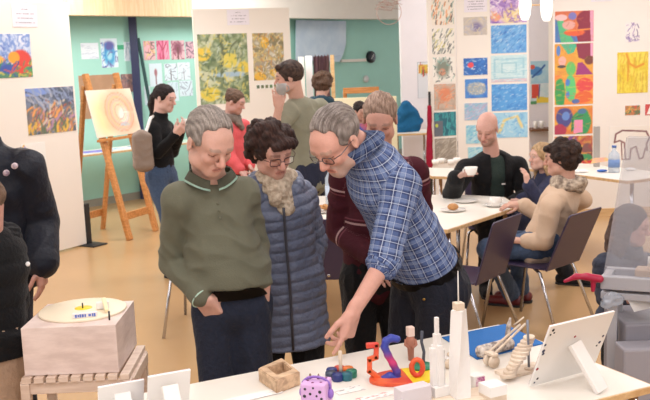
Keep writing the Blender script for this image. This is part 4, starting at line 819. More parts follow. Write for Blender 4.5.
# the drawing
pn = fo; pp = q0+fo*.045
cs = [PL(x, y, pp, pn) for x, y in ((96,138),(140,132),(130.5,88),(85,92))]
w = np.linalg.norm(cs[1]-cs[0]); hh_ = np.linalg.norm(cs[2]-cs[1]); cv = Cv(w, hh_, (240,230,205), 60)
cv.blob(.25,.45,.2,.4,(214,222,160),.9).blob(.62,.5,.33,.46,(236,178,140),.7).blob(.62,.48,.2,.3,(240,205,170),.5).blob(.7,.42,.12,.18,(238,236,226),.5).blob(.68,.22,.12,.05,(190,205,215),.4)
for k in range(7): cv.line([(.62+(.1+.035*k)*math.cos(a), .5+(.16+.045*k)*math.sin(a)) for a in np.linspace(0, 6.1, 18)], .011, [(228,130,100),(240,190,120),(232,160,150)][k % 3], .6)
me = slab_mesh('drawing_board', w, hh_, cv, .008); o = link('drawing', me, ART); cx = (cs[0]+cs[1]+cs[2]+cs[3])/4; xx = nrm(cs[1]-cs[0]); zz = nrm((cs[2]+cs[3]-cs[0]-cs[1])); zz = nrm(zz-xx*np.dot(xx, zz)); yy = np.cross(zz, xx)
o.matrix_world = Matrix.Translation(Vector(cx)) @ Matrix(np.stack([xx, yy, zz], 1).tolist()).to_4x4(); settag(o, 'pastel drawing of orange oval rings resting on the studio easel', 'drawing')
# ================================================================ PEOPLE
def L_(a, b): return float(np.linalg.norm(a-b))
def chk(n, J): print(n, 'ua', [round(L_(J['s'+s], J['e'+s]), 2) for s in 'AB'], 'fa', [round(L_(J['e'+s], J['w'+s]), 2) for s in 'AB'], 'sh', round(L_(J['sA'], J['sB']), 2), 'torso', round(L_(J['neck'], J['pel']), 2), 'pelz', round(J['pel'][2], 2), 'headtop', round(J['head'][2]+.12, 2))
DEN = fab('dark_denim', rgb(32,38,54), .2, 60); NAVYT = fab('navy_work_cloth', rgb(30,32,42), .15); BLACKC = fab('black_cloth', rgb(17,17,20), .2); JEANS = fab('mid_denim', rgb(66,84,112), .2, 60)
OLIVE = fab('olive_knit', rgb(100,100,84), .08, 12, .2, 200); PUFF = mat('grey_blue_quilted_nylon', rgb(94,102,124), .42, var=.1, vscale=20, bump=.35, bscale=60, spec=.4)
GREYW = (150,145,142)
def scarf(o, m, r=.075, tails=True, lo=0., name='scarf', fat=.03, wide=1.1):
    z = o.z; P = []; f = o.bulge; s = o.lat(.9); n = o.nk+o.ax*.035*z
    for i in range(14):
        a = 2*PI*i/14; b_ = 2*PI*(i+1)/14; pt = lambda t, k: n+(s*math.cos(t)*wide+f*math.sin(t))*r*z+o.ax*(.012*math.sin(3*t+k)-.02*math.sin(t))*z
        P.append(cone(pt(a, 0), pt(b_, 0), fat*z, fat*z, .02)); P.append(cone(pt(a, 2)-o.ax*.03*z, pt(b_, 2)-o.ax*.03*z, fat*z, fat*z, .02))
    if tails: P += [cone(n+f*r*z+s*.02, n+f*.12*z+s*.02-o.ax*.12*z, .026*z, .03*z, .02, side=s, ratio=1.3), cone(n+f*r*z-s*.02, n+f*.12*z-s*.02-o.ax*.08*z, .024*z, .028*z, .02, side=s, ratio=1.3)]
    return link(name, sdf_mesh(name, P, max(.005, o.h*.8), folds(.006, 6, 90)), m, o.root, world=True)
def hoodish(o, m, r=.1, fat=.038):
    z = o.z; P = []; f = o.bulge; s = o.lat(.9); n = o.nk+o.ax*.01*z; N_ = 14
    pt = lambda i: n+(s*math.cos(PI*.86+PI*1.28*i/N_)*1.05+f*math.sin(PI*.86+PI*1.28*i/N_))*r*z-o.ax*(.05*max(0, math.sin(PI*.86+PI*1.28*i/N_)))*z
    for i in range(N_): P.append(cone(pt(i), pt(i+1), fat*z*(.75 if i in (0, N_-1) else 1), fat*z, .02)); P.append(cone(pt(i)-o.ax*.04*z, pt(i+1)-o.ax*.04*z, fat*z, fat*z, .02))
    return link('hood', sdf_mesh('hood', P, max(.005, o.h*.8), folds(.007, 6, 60)), m, o.root, world=True)
def polo_collar(o, m, stripe=None, x_=.006, hm=1.):
    z = o.z; q = B(); f = o.bulge; s = o.lat(.95); n = o.nk+o.ax*.0*z; up = nrm(o.c-o.nk); rows = []
    for (r0, hh) in ((.066+x_, .05), (.069+x_, .056), (.088+x_, .02), (.092+x_, .012)):
        row = []
        for i in range(25):
            t = PI/2+.16+(2*PI-.32)*i/24; drop = .035*max(0, math.sin(t))**3
            row.append(q.bm.verts.new(n+(s*math.cos(t)*1.08+f*math.sin(t)*1.05)*r0*z+up*(hh*hm-drop)*z+f*.02*max(0, math.sin(t))))
        rows.append(row)
    for a in range(3):
        for i in range(24): fc = q.bm.faces.new([rows[a][i], rows[a+1][i], rows[a+1][i+1], rows[a][i+1]]); fc.smooth = True; fc.material_index = 1 if (a == 2 and stripe) else 0
    bmesh.ops.solidify(q.bm, geom=q.bm.faces[:], thickness=.003); co_ = q.obj('collar', [m, stripe or m], o.root, True)
    a = co_.data.attributes.new('cloth', 'FLOAT_VECTOR', 'POINT'); a.data.foreach_set('vector', [w for v in co_.data.vertices for w in (v.co.x*.8+v.co.y*.8, v.co.z-.5*v.co.x, 0)]); return co_
def belt(o, m, t=-.0, e=.016, hgt=.038, tilt=False):
    z = o.z; c = o.st(t); P = []; q = B(); f = o.fw; s = o.hv; n = np.cross(s, f); n = n if n[2] > 0 else -n
    if tilt: n = o.ax; f = nrm(o.fw-n*np.dot(n, o.fw))
    rows = [[q.bm.verts.new(c+(s*math.cos(a)*.164*o.girth+f*math.sin(a)*.124*o.girth)*z*(1+e)+n*h_) for a in np.linspace(0, 2*PI, 33)[:-1]] for h_ in (-hgt/2, hgt/2)]
    for i in range(32): q.bm.faces.new([rows[0][i], rows[0][(i+1) % 32], rows[1][(i+1) % 32], rows[1][i]]).smooth = True
    bmesh.ops.solidify(q.bm, geom=q.bm.faces[:], thickness=.004); b_ = q.obj('belt', m, o.root, True)
    q = B(); q.box(c+f*.125*z*o.girth, (.05, .008, .04), np.stack([s, f, n], 1), .002); q.obj('buckle', CHROME, b_, True)
def hem_band(name, m, a, c, ra, w, parent, seg=24):
    a, c = np.array(a), np.array(c); ax = nrm(c-a); q = B(); q.lathe(a, [(ra, 0), (ra+.002, w*.5), (ra, w)], seg, axis=ax); return q.obj(name, m, parent, True)
# ---- man in olive polo sweater
J = dict(head=W(209,141,3.44), f=V(.52,-.64,-.56), up=V(.12,-.2,.95), neck=W(211,181,3.53), sA=W(179,199,3.46), sB=W(243,193,3.58), eA=W(172,260,3.56), eB=W(255,244,3.66), wA=W(203,298,3.43), wB=W(260,283,3.52), pel=W(231,297,3.56), front=V(.25,-1,0), hv=V(1,.22,0),
    hdA=V(.42,.38,-.8), hdB=V(-.1,.35,-.9), hnA=V(.3,.9,0), hnB=V(-.2,.9,0), thA=-1, thB=1); chk('olive', J)
def top(o):
    g = garment(o, 'sweater', OLIVE, .016, 1., d=folds(.007, 21, 24), h=.006, lo=.1, extra=[cone(o.st(.35, .02), o.st(.13, .02), .112, .108, .03, flat=True, side=o.hv, ratio=1.26)], cut=[rbox(o.st(.135)-V(0,0,.2), V(.5,.5,.2), None, 0, .004, sub=True)])
    polo_collar(o, OLIVE, mat('mint_trim', rgb(178,208,192), .8)); hem_band('cuff_stripe', MATS['mint_trim'], J_OL['wA']-nrm(J_OL['wA']-J_OL['eA'])*.004, J_OL['wA'], .0475, .006, o.root)
    for t in (.86, .80, .74): q = B(); q.lathe(o.st(t)+o.bulge*.127, [(0,0),(.006,0),(.006,.003),(0,.004)], 12, axis=o.bulge); q.obj('button', OLIVE, o.root, True)
    belt(o, LEATHER, .075, .10)
J_OL = J
person('man with grey hair in olive polo sweater, hand in pocket, looking down', J, (212,160,136), (140,125,115), 'receding', (112,104,98), (174,164,156), top, (DEN, .014), LEATHER, z=1.04, h=.007, hh=.0045, girth=.88, legg=.86, hipw=.068, belly=.03, hairdisp=.0025)
# ---- woman in quilted coat
J = dict(head=W(272,150,3.86), f=V(.45,-.76,-.44), up=V(0,-.2,1), neck=W(276,184,3.93), sA=W(247,202,3.90), sB=W(300,197,4.04), eA=W(239,250,3.98), eB=W(312,243,4.08), wA=W(262,284,3.90), wB=W(306,278,3.95), pel=W(284,284,3.98), front=V(.2,-1,0), hv=V(1,.2,0), hdB=V(-.8,.3,-.5), hdA=V(.5,.4,-.7), thA=-1, thB=1, hnA=V(.3,.9,0)); chk('coat', J)
SC = mat('patterned_scarf', rgb(150,132,112), .85, col2=rgb(206,190,168), vscale=26, bump=.4, bscale=90)
def top(o):
    g = garment(o, 'quilted_coat', PUFF, .026, 1., hem=.27, d=puffer(.046, .011, .12), h=.0055, g=.97)
    q = B(); pts = [o.st(t)+o.bulge*(.163+.004*math.sin(t*9)) for t in np.linspace(.86, .0, 10)]+[o.J['pel']+o.fw*.175-V(0,0,.12), o.J['pel']+o.fw*.18-V(0,0,.25)]; q.tube(pts, .006, 6); q.obj('zip', mat('dark_zip', rgb(50,52,62), .4), g, True)
    scarf(o, SC, .070, fat=.022); hoodish(o, PUFF, .10, .032)
ow = person('woman with dark brown bob and glasses in grey blue quilted coat', J, (216,160,136), (90,60,50), 'curly', (38,24,22), (72,46,38), top, (BLACKC, .012), LEATHER, z=.97, h=.007, hh=.0045, hairdisp=.005)
glasses('glasses', ow.c, ow.R, ow.z, mat('dark_frame', rgb(60,34,34), .3), ow.root)
q = B(); pts = [ow.nk+V(-.09,.02,.02), ow.nk+V(-.105,-.09,-.03), ow.nk+V(-.105,-.19,-.14), ow.nk+V(-.115,-.2,-.3)]
for i in range(3): q.box((pts[i]+pts[i+1])/2, (.03, .006, L_(pts[i], pts[i+1])+.01), frame(V(1,0,0), pts[i+1]-pts[i]), .002)
q.obj('bag_strap', PAPER, ow.root, True)
# ---- bending man in plaid shirt
J = dict(head=W(337,140,3.49), f=V(-.56,-.52,-.64), up=V(-.42,-.45,.85), neck=W(364,148,3.58), sB=W(402,183,3.50), sA=W(362,168,3.80), eB=W(384,262,3.42), eA=W(390,215,3.98), wB=W(353,312,3.28), wA=W(412,240,4.02), pel=W(429,276,3.82), front=V(-.8,-.5,0), hv=V(.5,-.8,0),
    hdB=V(-.30,-.12,-.95), hnB=V(-.75,.45,.3), thB=1, thA=-1, kA=W(404,362,3.86), kB=W(432,368,3.72), hs=1.0); J['aA'] = V(J['kA'][0]+.02, J['kA'][1]+.08, .085); J['aB'] = V(J['kB'][0]+.04, J['kB'][1]+.08, .085); chk('plaid', J)
wht = rgb(196,206,222); lb_ = rgb(138,156,190); dk = rgb(48,56,92)
PLAID = plaid_mat('blue_plaid', rgb(80,98,142), [(0, 0, .30, dk, .6), (1, 0, .30, dk, .6), (0, .30, .22, lb_, .4), (1, .35, .22, lb_, .4), (0, .02, .045, wht, .8), (1, .0, .045, wht, .8), (0, .46, .04, wht, .5), (1, .5, .04, wht, .5)], .048)
def top(o):
    g = garment(o, 'plaid_shirt', PLAID, .016, (1., .54), d=folds(.006, 31, 26), h=.0055, lo=.12, extra=[cone(o.st(.4), o.st(.13), .12, .125, .04, flat=True, side=o.hv, ratio=1.3, uv=o.uvT)], cut=[rbox(o.st(.12)-o.ax*.2, V(.5,.5,.2), np.stack([o.hv, np.cross(o.ax, o.hv), o.ax], 1), 0, .004, sub=True)])
    e, w = J['eB'], J['wB']; u_ = nrm(w-e); ra = (e, u_, -o.bulge, .06, .1)
    link('rolled_cuff', sdf_mesh('cuff', [cone(e-u_*.045, e+u_*.03, .064, .062, .005, flat=True, uv=ra), cone(e-u_*.02, e+u_*.036, .066, .063, .005, flat=True, uv=ra)], .005, folds(.004, 3, 60)), PLAID, g, world=True)
    polo_collar(o, PLAID, None, .004, 1.45); belt(o, LEATHER, .085, .05, tilt=True)
pm = person('bending man in blue plaid shirt and glasses pointing at the craft table', J, (216,158,134), (150,130,115), 'receding', (100,90,84), (166,156,150), top, (NAVYT, .018), LEATHER, z=1.09, h=.006, hh=.0042, stubble=((176,160,150), .55), girth=1.0, handsp=dict(B=dict(curls=[.12,.55,.75,.85], curl=.3)), hairdisp=.002)
glasses('glasses', pm.c, pm.R, pm.z, mat('silver_frame', rgb(110,106,110), .25, 1), pm.root, w=.023, hh=.014)
q = B(); q.lathe(pm.J['pel']+pm.hv*.11+pm.fw*.115-V(0,0,.06), [(0,0),(.006,0),(.006,.003),(0,.004)], 10, axis=pm.fw+pm.hv*.7); q.obj('rivet', mat('brass', rgb(190,150,80), .3, 1), pm.root, True)
# ---- man in maroon sweater behind
J = dict(head=W(380,119,4.32), f=V(-.12,-.86,-.5), up=V(0,-.3,1), neck=W(379,156,4.42), sA=W(345,176,4.42), sB=W(413,172,4.45), eA=W(339,230,4.48), eB=W(422,230,4.5), wA=W(374,258,4.28), wB=W(410,270,4.35), pel=W(376,270,4.45), front=V(-.05,-1,0), hdA=V(.5,0,-.8), thA=-1); chk('maroon', J)
MAR = plaid_mat('maroon_knit', rgb(64,22,32), [(1, .62, .035, rgb(170,140,140), .9), (1, .55, .025, rgb(110,60,70), .8)], .29)
person('man in maroon striped sweater standing behind the plaid shirt man', J, (205,150,126), (120,100,90), 'short', (120,96,80), (176,150,134), lambda o: garment(o, 'sweater', MAR, .02, 1., d=folds(.008, 5, 24), lo=-.1), (BLACKC, .014), LEATHER, z=1.0, h=.009, hh=.006, girth=1.05)
# ---- black-haired woman with cup
J = dict(head=W(164.5,98.5,7.9), f=V(.88,-.35,-.22), neck=W(159.5,119,7.92), sA=W(153,128,7.80), sB=W(167,127,8.06), eA=W(158,153,7.72), eB=W(173,152,8.02), wA=W(176,134,7.62), wB=W(181,131,7.78), pel=W(161,172,7.9), kA=W(168,218,7.8), kB=W(178,218,7.95), aA=V(*W(171,262,7.85)[:2], .085), aB=V(*W(182,262,8.0)[:2], .085), front=V(.8,-.5,0), hv=V(.45,.85,0), hdA=V(.7,-.1,.65), hdB=V(.4,-.4,.7), thA=-1, thB=1, hnA=V(-.3,.6,.3), hnB=V(-.3,-.6,.3)); chk('cupw', J)
o = person('woman with black hair in black sweater raising a small cup', J, (224,176,154), (40,28,26), 'pulled', (24,18,18), (48,36,34), lambda o: (garment(o, 'sweater', BLACKC, .012, 1., d=folds(.004, 6, 30), h=.009, g=.92, collar=(.062, .35, 0))), (JEANS, .010), LEATHER, z=.96, h=.010, hh=.008, girth=.9)
SHW = o
def cup(name, label, c, group=None, r=.04, hgt=.06, m=None, handle=(1,0,0), saucer=False, tilt=None, tall=False):
    t = empty(name, c, label, 'cup', group); cup_parts(t, np.array(c, float), r, hgt, handle, m, tilt, tall); return t
hc = lambda o, s, k=.075: o.J['w'+s]+nrm(o.J['hd'+s])*k*o.z
cup('cup', 'small white cup lifted by the black-haired woman', (hc(SHW,'A')+hc(SHW,'B'))/2+V(.03,-.03,0), r=.04, hgt=.06)
# shoulder bag
t = empty('shoulder_bag', W(146,172,7.6), 'taupe shoulder bag with white strap hanging at black-haired woman side', 'bag'); BAG = fab('taupe_leather', rgb(140,124,112), .06, 10, .1, 60, .55)
bc = W(142.5,150,7.62); P = [rbox(bc+V(0,0,-.01), V(.05,.03,.12), Rz(.3), .03, .02), cone(bc+V(0,0,.13), bc+V(0,0,-.12), .04, .065, .03, side=(1,.3,0), ratio=1.2)]
link('bag_body', sdf_mesh('bag', P, .01, folds(.005, 2, 30)), BAG, t, world=True)
q = B(); q.tube([bc+V(0,0,.13), W(146,132,7.66), W(150.5,118,7.72), W(154,116,7.92)], .013, 8); q.obj('strap', PAPER, t, True)
# ---- man in olive tee drinking from mug
J = dict(head=W(289,78,7.62), f=V(-.9,-.05,-.12), neck=W(297,100,7.68), sA=W(289,112,7.52), sB=W(320,108,7.86), eA=W(274,134,7.35), eB=W(327,142,7.95), wA=W(279,106,7.28), wB=W(322,172,7.86), pel=W(309,176,7.72), front=V(-.75,.55,0), hv=V(.6,.78,0), hdA=V(-.1,-.1,1), hnA=V(0,.9,.1), thA=1, thB=-1); chk('mugm', J)
TEE = fab('grey_olive_jersey', rgb(128,126,108), .06, 12, .15, 60)
dm = person('dark-haired man in grey olive tee shirt drinking from a mug, seen from behind', J, (206,156,132), (50,36,30), 'thick', (44,32,28), (84,64,54), lambda o: garment(o, 'tee_shirt', TEE, .02, .45, d=folds(.006, 8, 20), h=.010, lo=-.08), (fab('dark_navy_cloth', rgb(36,40,58)), .014), LEATHER, z=1.07, h=.011, hh=.009, girth=1.1)
cup('mug', 'grey mug held to the mouth of the man in grey olive tee shirt', W(281.5,95,7.28), r=.042, hgt=.09, m=mat('grey_stoneware', rgb(150,146,142), .4), tall=True)
# ---- woman with scarf and coral jacket
J = dict(head=W(235,102,8.8), f=V(.88,-.3,-.35), neck=W(230,120,8.85), sA=W(226,128,8.72), sB=W(243,126,9.0), eA=W(228,155,8.7), eB=W(246,152,9.0), wA=W(240,170,8.6), wB=W(250,166,8.8), pel=W(234,168,8.85), front=V(.8,-.5,0), hv=V(.5,.85,0)); chk('coral', J)
CORAL = fab('coral_fleece', rgb(216,92,96), .06)
def top(o): garment(o, 'jacket', CORAL, .022, 1., d=folds(.008, 8, 20), h=.012, lo=-.1); scarf(o, fab('grey_wool_scarf', rgb(120,108,100), .25, 40), .085, True)
person('woman with brown bun, grey scarf and coral jacket before the garden paintings', J, (212,160,140), (80,60,50), 'bun', (78,58,46), (122,96,78), top, (BLACKC, .012), LEATHER, z=.94, h=.012, hh=.010)
# ---- person in dark teal coat behind
J = dict(head=W(323,84,9.5), f=V(.25,.9,-.3), neck=W(321,104,9.45), sA=W(306,110,9.45), sB=W(337,109,9.5), eA=W(303,138,9.4), eB=W(340,138,9.5), wA=W(310,160,9.6), wB=W(334,160,9.6), pel=W(321,160,9.5), front=V(.1,1,0), hv=V(1,0,0), thA=1, thB=-1)
person('person with curly brown hair in dark teal coat, back turned', J, (206,156,132), (50,36,30), 'curly', (70,52,42), (112,86,68), lambda o: (garment(o, 'coat', fab('dark_teal_cloth', rgb(36,62,76)), .035, 1., hem=.2, d=folds(.01, 8, 15), h=.013), scarf(o, MATS['dark_teal_cloth'], .09, False, name='collar', fat=.035)), (BLACKC, .012), LEATHER, z=.98, h=.013, hh=.011)
# ---- dark haired youngster half hidden
J = dict(head=W(360,111,9.9), f=V(.5,-.8,-.3), neck=W(360,124,9.95), sA=W(351,130,9.95), sB=W(371,130,10.0), eA=W(349,146,9.95), eB=W(373,146,10), wA=W(354,156,9.8), wB=W(368,156,9.8), pel=W(361,160,9.95), front=V(.2,-1,0), hv=V(1,0,0))
J = {k: (v if k in ('f','front','hv') else v) for k, v in J.items()}
person('child with dark hair in orange and blue top, half hidden behind grey heads', J, (206,156,132), (40,30,26), 'thick', (34,26,26), None, lambda o: garment(o, 'sweater', mat('orange_blue_knit', rgb(214,96,50), .85, col2=rgb(50,80,150), vscale=5), .018, 1., h=.013), (BLACKC, .012), LEATHER, z=.78, h=.012, hh=.010)
# ---- bald man holding teacup
J = dict(head=W(487,128.5,7.15), f=V(-.40,-.80,-.42), up=V(0,-.2,1), neck=W(492,155,7.25), sA=W(466,169,7.2), sB=W(517,166,7.32), eA=W(452,194,7.05), eB=W(527,196,7.2), wA=W(456.5,177,6.85), wB=W(512,205,7.05), pel=W(493,216,7.36), front=V(-.2,-1,0), hv=V(1,-.05,0), hdA=V(.75,-.25,.35), hnA=V(.5,-.1,-.4), thA=-1, thB=1, hdB=V(-.6,-.6,0), hnB=V(0,0,-1))
p = J['pel']; J['kA'] = p+V(-.12,-.40,.0); J['aA'] = V(p[0]-.14, p[1]-.42, .085); J['kB'] = p+V(.28,-.30,0); J['aB'] = V(*G(567,284,.0)[:2], .085); J['aB'][1] = min(J['aB'][1], 7.35); J['tA'] = V(-.1,-1,0); J['tB'] = nrm(V(.9,-.5,0)); J['hA'] = p+V(-.09,-.02,-.02); J['hB'] = p+V(.09,-.02,-.02); chk('bald', J)
def top(o):
    garment(o, 'shirt', fab('dark_green_jersey', rgb(44,58,54)), .012, (.4,.4), h=.010)
    ctr = o.st(.62)+o.bulge*.16; R = np.stack([o.lat(.5), o.bulge, o.ax], 1)
    garment(o, 'jacket', BLACKC, .026, 1., d=folds(.008, 8, 18), h=.010, lo=-.12, cut=[rbox(ctr+o.lat(.5)*.035, V(.045,.11,.36), R, .01, .01, sub=True)])
    q = B(); q.box(o.st(.62)+o.bulge*.135+o.lat(.5)*.07, (.03,.004,.012), R); q.obj('shirt_logo', PAPER, o.root, True)
bald = person('bald man in black jacket and dark green shirt holding a white teacup', J, (214,160,138), (150,110,95), None, (0,0,0), None, top, (fab('black_jeans', rgb(26,28,34)), .012), fab('black_sneaker', rgb(30,30,34)), z=1.06, h=.010, hh=.0075, stubble=((150,125,112), .45))
cup('teacup', 'white teacup held in the bald man raised hand', W(471,175,6.80), r=.05, hgt=.06, handle=(-1,0,0))
ch6 = chair('aubergine chair under the bald man', (p[0], p[1]+.05), (-.1,-1))
# ---- blonde child on lap
J = dict(head=W(541,157,6.98), f=V(-.93,-.3,.02), neck=W(547,174,7.02), sA=W(540,181,7.14), sB=W(552,183,6.90), eA=W(531,196,7.1), eB=W(537,200,6.8), wA=W(520,200,7.05), wB=W(528,184,6.78), pel=W(551,212,7.04), front=V(-.9,-.35,0), hv=V(.3,-.9,0), hdB=V(-.2,0,1), hnB=V(-.6,.4,0), hdA=V(-1,0,0), hnA=V(0,0,-1), thA=-1, thB=1)
p = J['pel']; J['kA'] = p+V(-.3,.03,-.02); J['kB'] = p+V(-.28,-.16,-.02); J['aA'] = J['kA']+V(-.02,-.02,-.30); J['aB'] = J['kB']+V(-.02,-.02,-.30); J['tA'] = J['tB'] = V(-1,-.2,0); J['hA'] = p+V(-.02,.06,-.01); J['hB'] = p+V(0,-.06,-.01); chk('child', J)
person('blonde child in navy jacket with hand at mouth beside the bald man', J, (226,176,152), (150,120,90), 'long', (160,126,90), (214,184,144), lambda o: garment(o, 'jacket', fab('navy_fleece', rgb(52,56,82)), .018, 1., d=folds(.005, 8, 24), h=.010), (fab('dark_blue_leggings', rgb(40,44,66)), .008), fab('grey_shoe', rgb(80,78,84)), z=.86, h=.009, hh=.0075, eye_open=True)
# ---- woman in beige sweater
sp = SEAT3+V(.04,-.02,0)
J = dict(head=W(561,158,5.98), f=V(-.88,.35,-.12), neck=W(567,186,5.98), sA=W(551,205,5.80), sB=W(582,199,6.10), eA=W(545,242,5.82), eB=W(549,221,6.28), wA=W(526,241,5.90), wB=W(521,204,6.34), pel=V(sp[0], sp[1], .565), front=V(-.72,.68,0), hv=V(.68,.72,0), hdA=V(-.8,.5,0), hdB=V(-.95,.1,-.05), hnA=V(0,0,-1), hnB=V(.1,.2,-1), thA=1, thB=-1)
p = J['pel']; J['kA'] = G(488,249,.52); J['kB'] = J['kA']+V(.24,.22,0); J['aA'] = V(*G(499,314,0)[:2], .085); J['aB'] = J['aA']+V(.22,.3,0); J['tA'] = nrm(V(.6,-.5,0)) if False else nrm(V(.75,-.2,0)); J['tA'] = nrm(V(-.6,.3,0)); J['aA'] = V(*G(512,306,0)[:2], .085); J['tB'] = J['tA']; J['hA'] = p+V(-.06,-.07,0); J['hB'] = p+V(.06,.07,0); chk('beige', J)
BEI = fab('beige_sweatshirt', rgb(202,176,152), .05, 10, .12, 60)
def top(o): garment(o, 'sweater', BEI, .016, 1., d=folds(.014, 15, 16), h=.008, lo=-.12); scarf(o, mat('mottled_scarf', rgb(120,104,92), .85, col2=rgb(196,180,160), vscale=30), .082, False)
be = person('curly dark-haired woman in beige sweater seated at the table, seen from behind', J, (210,158,132), (50,36,30), 'curly', (34,24,22), (70,50,42), top, (JEANS, .014), mat('dark_red_leather', rgb(96,28,34), .4), z=.98, h=.009, hh=.0065, finger_curl=.25)
# ---- small child at right
J = dict(head=W(631,226,4.42), f=V(.8,-.5,-.15), neck=W(624,252,4.46), sA=W(606,266,4.38), sB=W(642,264,4.6), eA=W(608,296,4.36), eB=W(650,292,4.6), wA=W(622,300,4.22), wB=W(652,296,4.36), pel=W(624,318,4.48), front=V(.5,-.8,0), hv=V(.85,.5,0), hdA=V(.8,-.4,.1), thA=-1, hnA=V(0,0,-1)); chk('kid', J)
person('small child with brown hair in dark blue grey jacket behind the clear hood', J, (214,160,138), (90,66,52), 'long', (64,46,40), (104,80,68), lambda o: (garment(o, 'jacket', fab('dark_slate_cloth', rgb(56,60,74)), .022, 1., hem=.06, d=puffer(.05,.008,0), h=.008), scarf(o, MATS['dark_slate_cloth'], .078, False, name='hood', fat=.03)), (BLACKC, .012), LEATHER, z=.80, h=.009, hh=.006)
# ---- adult in dark jacket, left edge
J = dict(head=W(-26,122,4.25), f=V(-.5,-.8,-.2), neck=W(-14,152,4.3), sA=W(-52,170,4.3), sB=W(25,168,4.32), eA=W(-62,230,4.3), eB=W(41,222,4.4), wA=W(-45,272,4.2), wB=W(42,266,4.26), pel=W(-8,276,4.36), front=V(-.2,-1,0), hdB=V(-.05,-.05,-1), hnB=V(-.9,0,0), thB=1, thA=-1); chk('left', J)
DARKJ = fab('midnight_nylon', rgb(20,24,36), .2, 20, .3, 40, .5)
def top(o):
    garment(o, 'jacket', DARKJ, .036, 1., hem=.06, d=folds(.009, 14, 20), h=.008, collar=(.085, .4, 0)); f = o.bulge
    for px, py, r in ((6,173,.014), (14.5,166,.014)):
        c = PL(px, py, o.st(.8)+f*.17, f); q = B(); q.lathe(c-f*.01, [(0,-.0),(r,0),(r,.014),(r*.7,.018),(0,.018)], 18, axis=f); q.obj('badge', mat('pink_badge', rgb(214,196,200), .4, col2=rgb(150,130,150), vscale=60), o.root, True)
person('adult in dark navy jacket with round badges at the left edge, arm hanging', J, (206,150,128), (60,50,44), 'short', (60,50,44), None, top, (fab('dark_trousers', rgb(34,36,44)), .012), LEATHER, z=1.05, h=.009, hh=.0055, finger_curl=.25, girth=1.08)
# ---- youngster in black hooded jacket, lower left
J = dict(head=W(-19,206,3.56), f=V(-.85,-.5,-.2), neck=W(-12,238,3.6), sA=W(-52,250,3.5), sB=W(5,252,3.68), eA=W(-60,300,3.45), eB=W(10,300,3.7), wA=W(-50,340,3.4), wB=W(8,346,3.62), pel=W(-16,342,3.62), front=V(-.6,-.8,0), hv=V(.8,-.6,0), thB=1, thA=-1, hdB=V(0,0,-1)); J['hv'] = V(.8,.0,0); J['front'] = V(-.1,-1,0); chk('boy', J)
def top(o):
    garment(o, 'vest', fab('grey_green_fleece', rgb(84,94,84)), .014, (.3,.3), h=.010); R = np.stack([o.lat(.5), o.bulge, o.ax], 1)
    garment(o, 'hem', fab('red_cloth', rgb(150,40,46)), .016, (.01,.01), h=.010, lo=-.35, cut=[rbox(o.st(.1)+V(0,0,.4), V(.5,.5,.4), None, 0, .004, sub=True)])
    j = garment(o, 'hooded_jacket', BLACKC, .034, 1., hem=.05, d=puffer(.09,.008,0), h=.009, cut=[rbox(o.st(.35)+o.bulge*.16+o.lat(.5)*.0, V(.05,.12,.42), R, .01, .01, sub=True)]); hoodish(o, BLACKC, .10)
    c = W(29, 264, 3.62); q = B(); q.lathe(c+V(-.005,.0,0), [(0,0),(.01,0),(.008,.004),(0,.005)], 10, axis=(.5,-.85,0)); q.obj('logo', PAPER, j, True)
person('youngster in black hooded jacket and beige trousers at lower left edge', J, (206,150,128), (80,60,50), 'short', (90,70,56), (130,104,84), top, (fab('beige_trousers', rgb(176,150,128), .1), .03), LEATHER, z=.90, h=.009, hh=.006)
# ================================================================ CRAFT TABLE IN FRONT
ZT = .74
K = G(500, 324, ZT); R_ = G(655, 385, ZT); e2 = nrm(R_-K); e1 = V(-e2[1], e2[0], 0); e1 = e1 if e1[0] < 0 else -e1; wd_ = L_(K, R_)
cr = [K, R_, R_+e1*2.3, K+e1*2.3]
table('craft_table', 'long white table with pale wooden edge in front, covered with craft models', [p[:2] for p in cr], ZT, [(p+(np.mean(cr, 0)-p)*.06)[:2]*1. for p in cr])
T = lambda x, y, dz=0.: G(x, y, ZT+dz)
LIME = mat('raw_lime_wood', rgb(226,210,190), .6, col2=rgb(206,186,164), vscale=10, bump=.1, bscale=40)
WPAINT = mat('white_painted_wood', rgb(232,228,224), .5, var=.03)
TR_ = np.stack([-e1, e2*-1, V(0,0,1)], 1)   # frame of the table: x along it to the right, y away
def on(name, label, cat, c, group=None): return empty(name, c, label, cat, group)
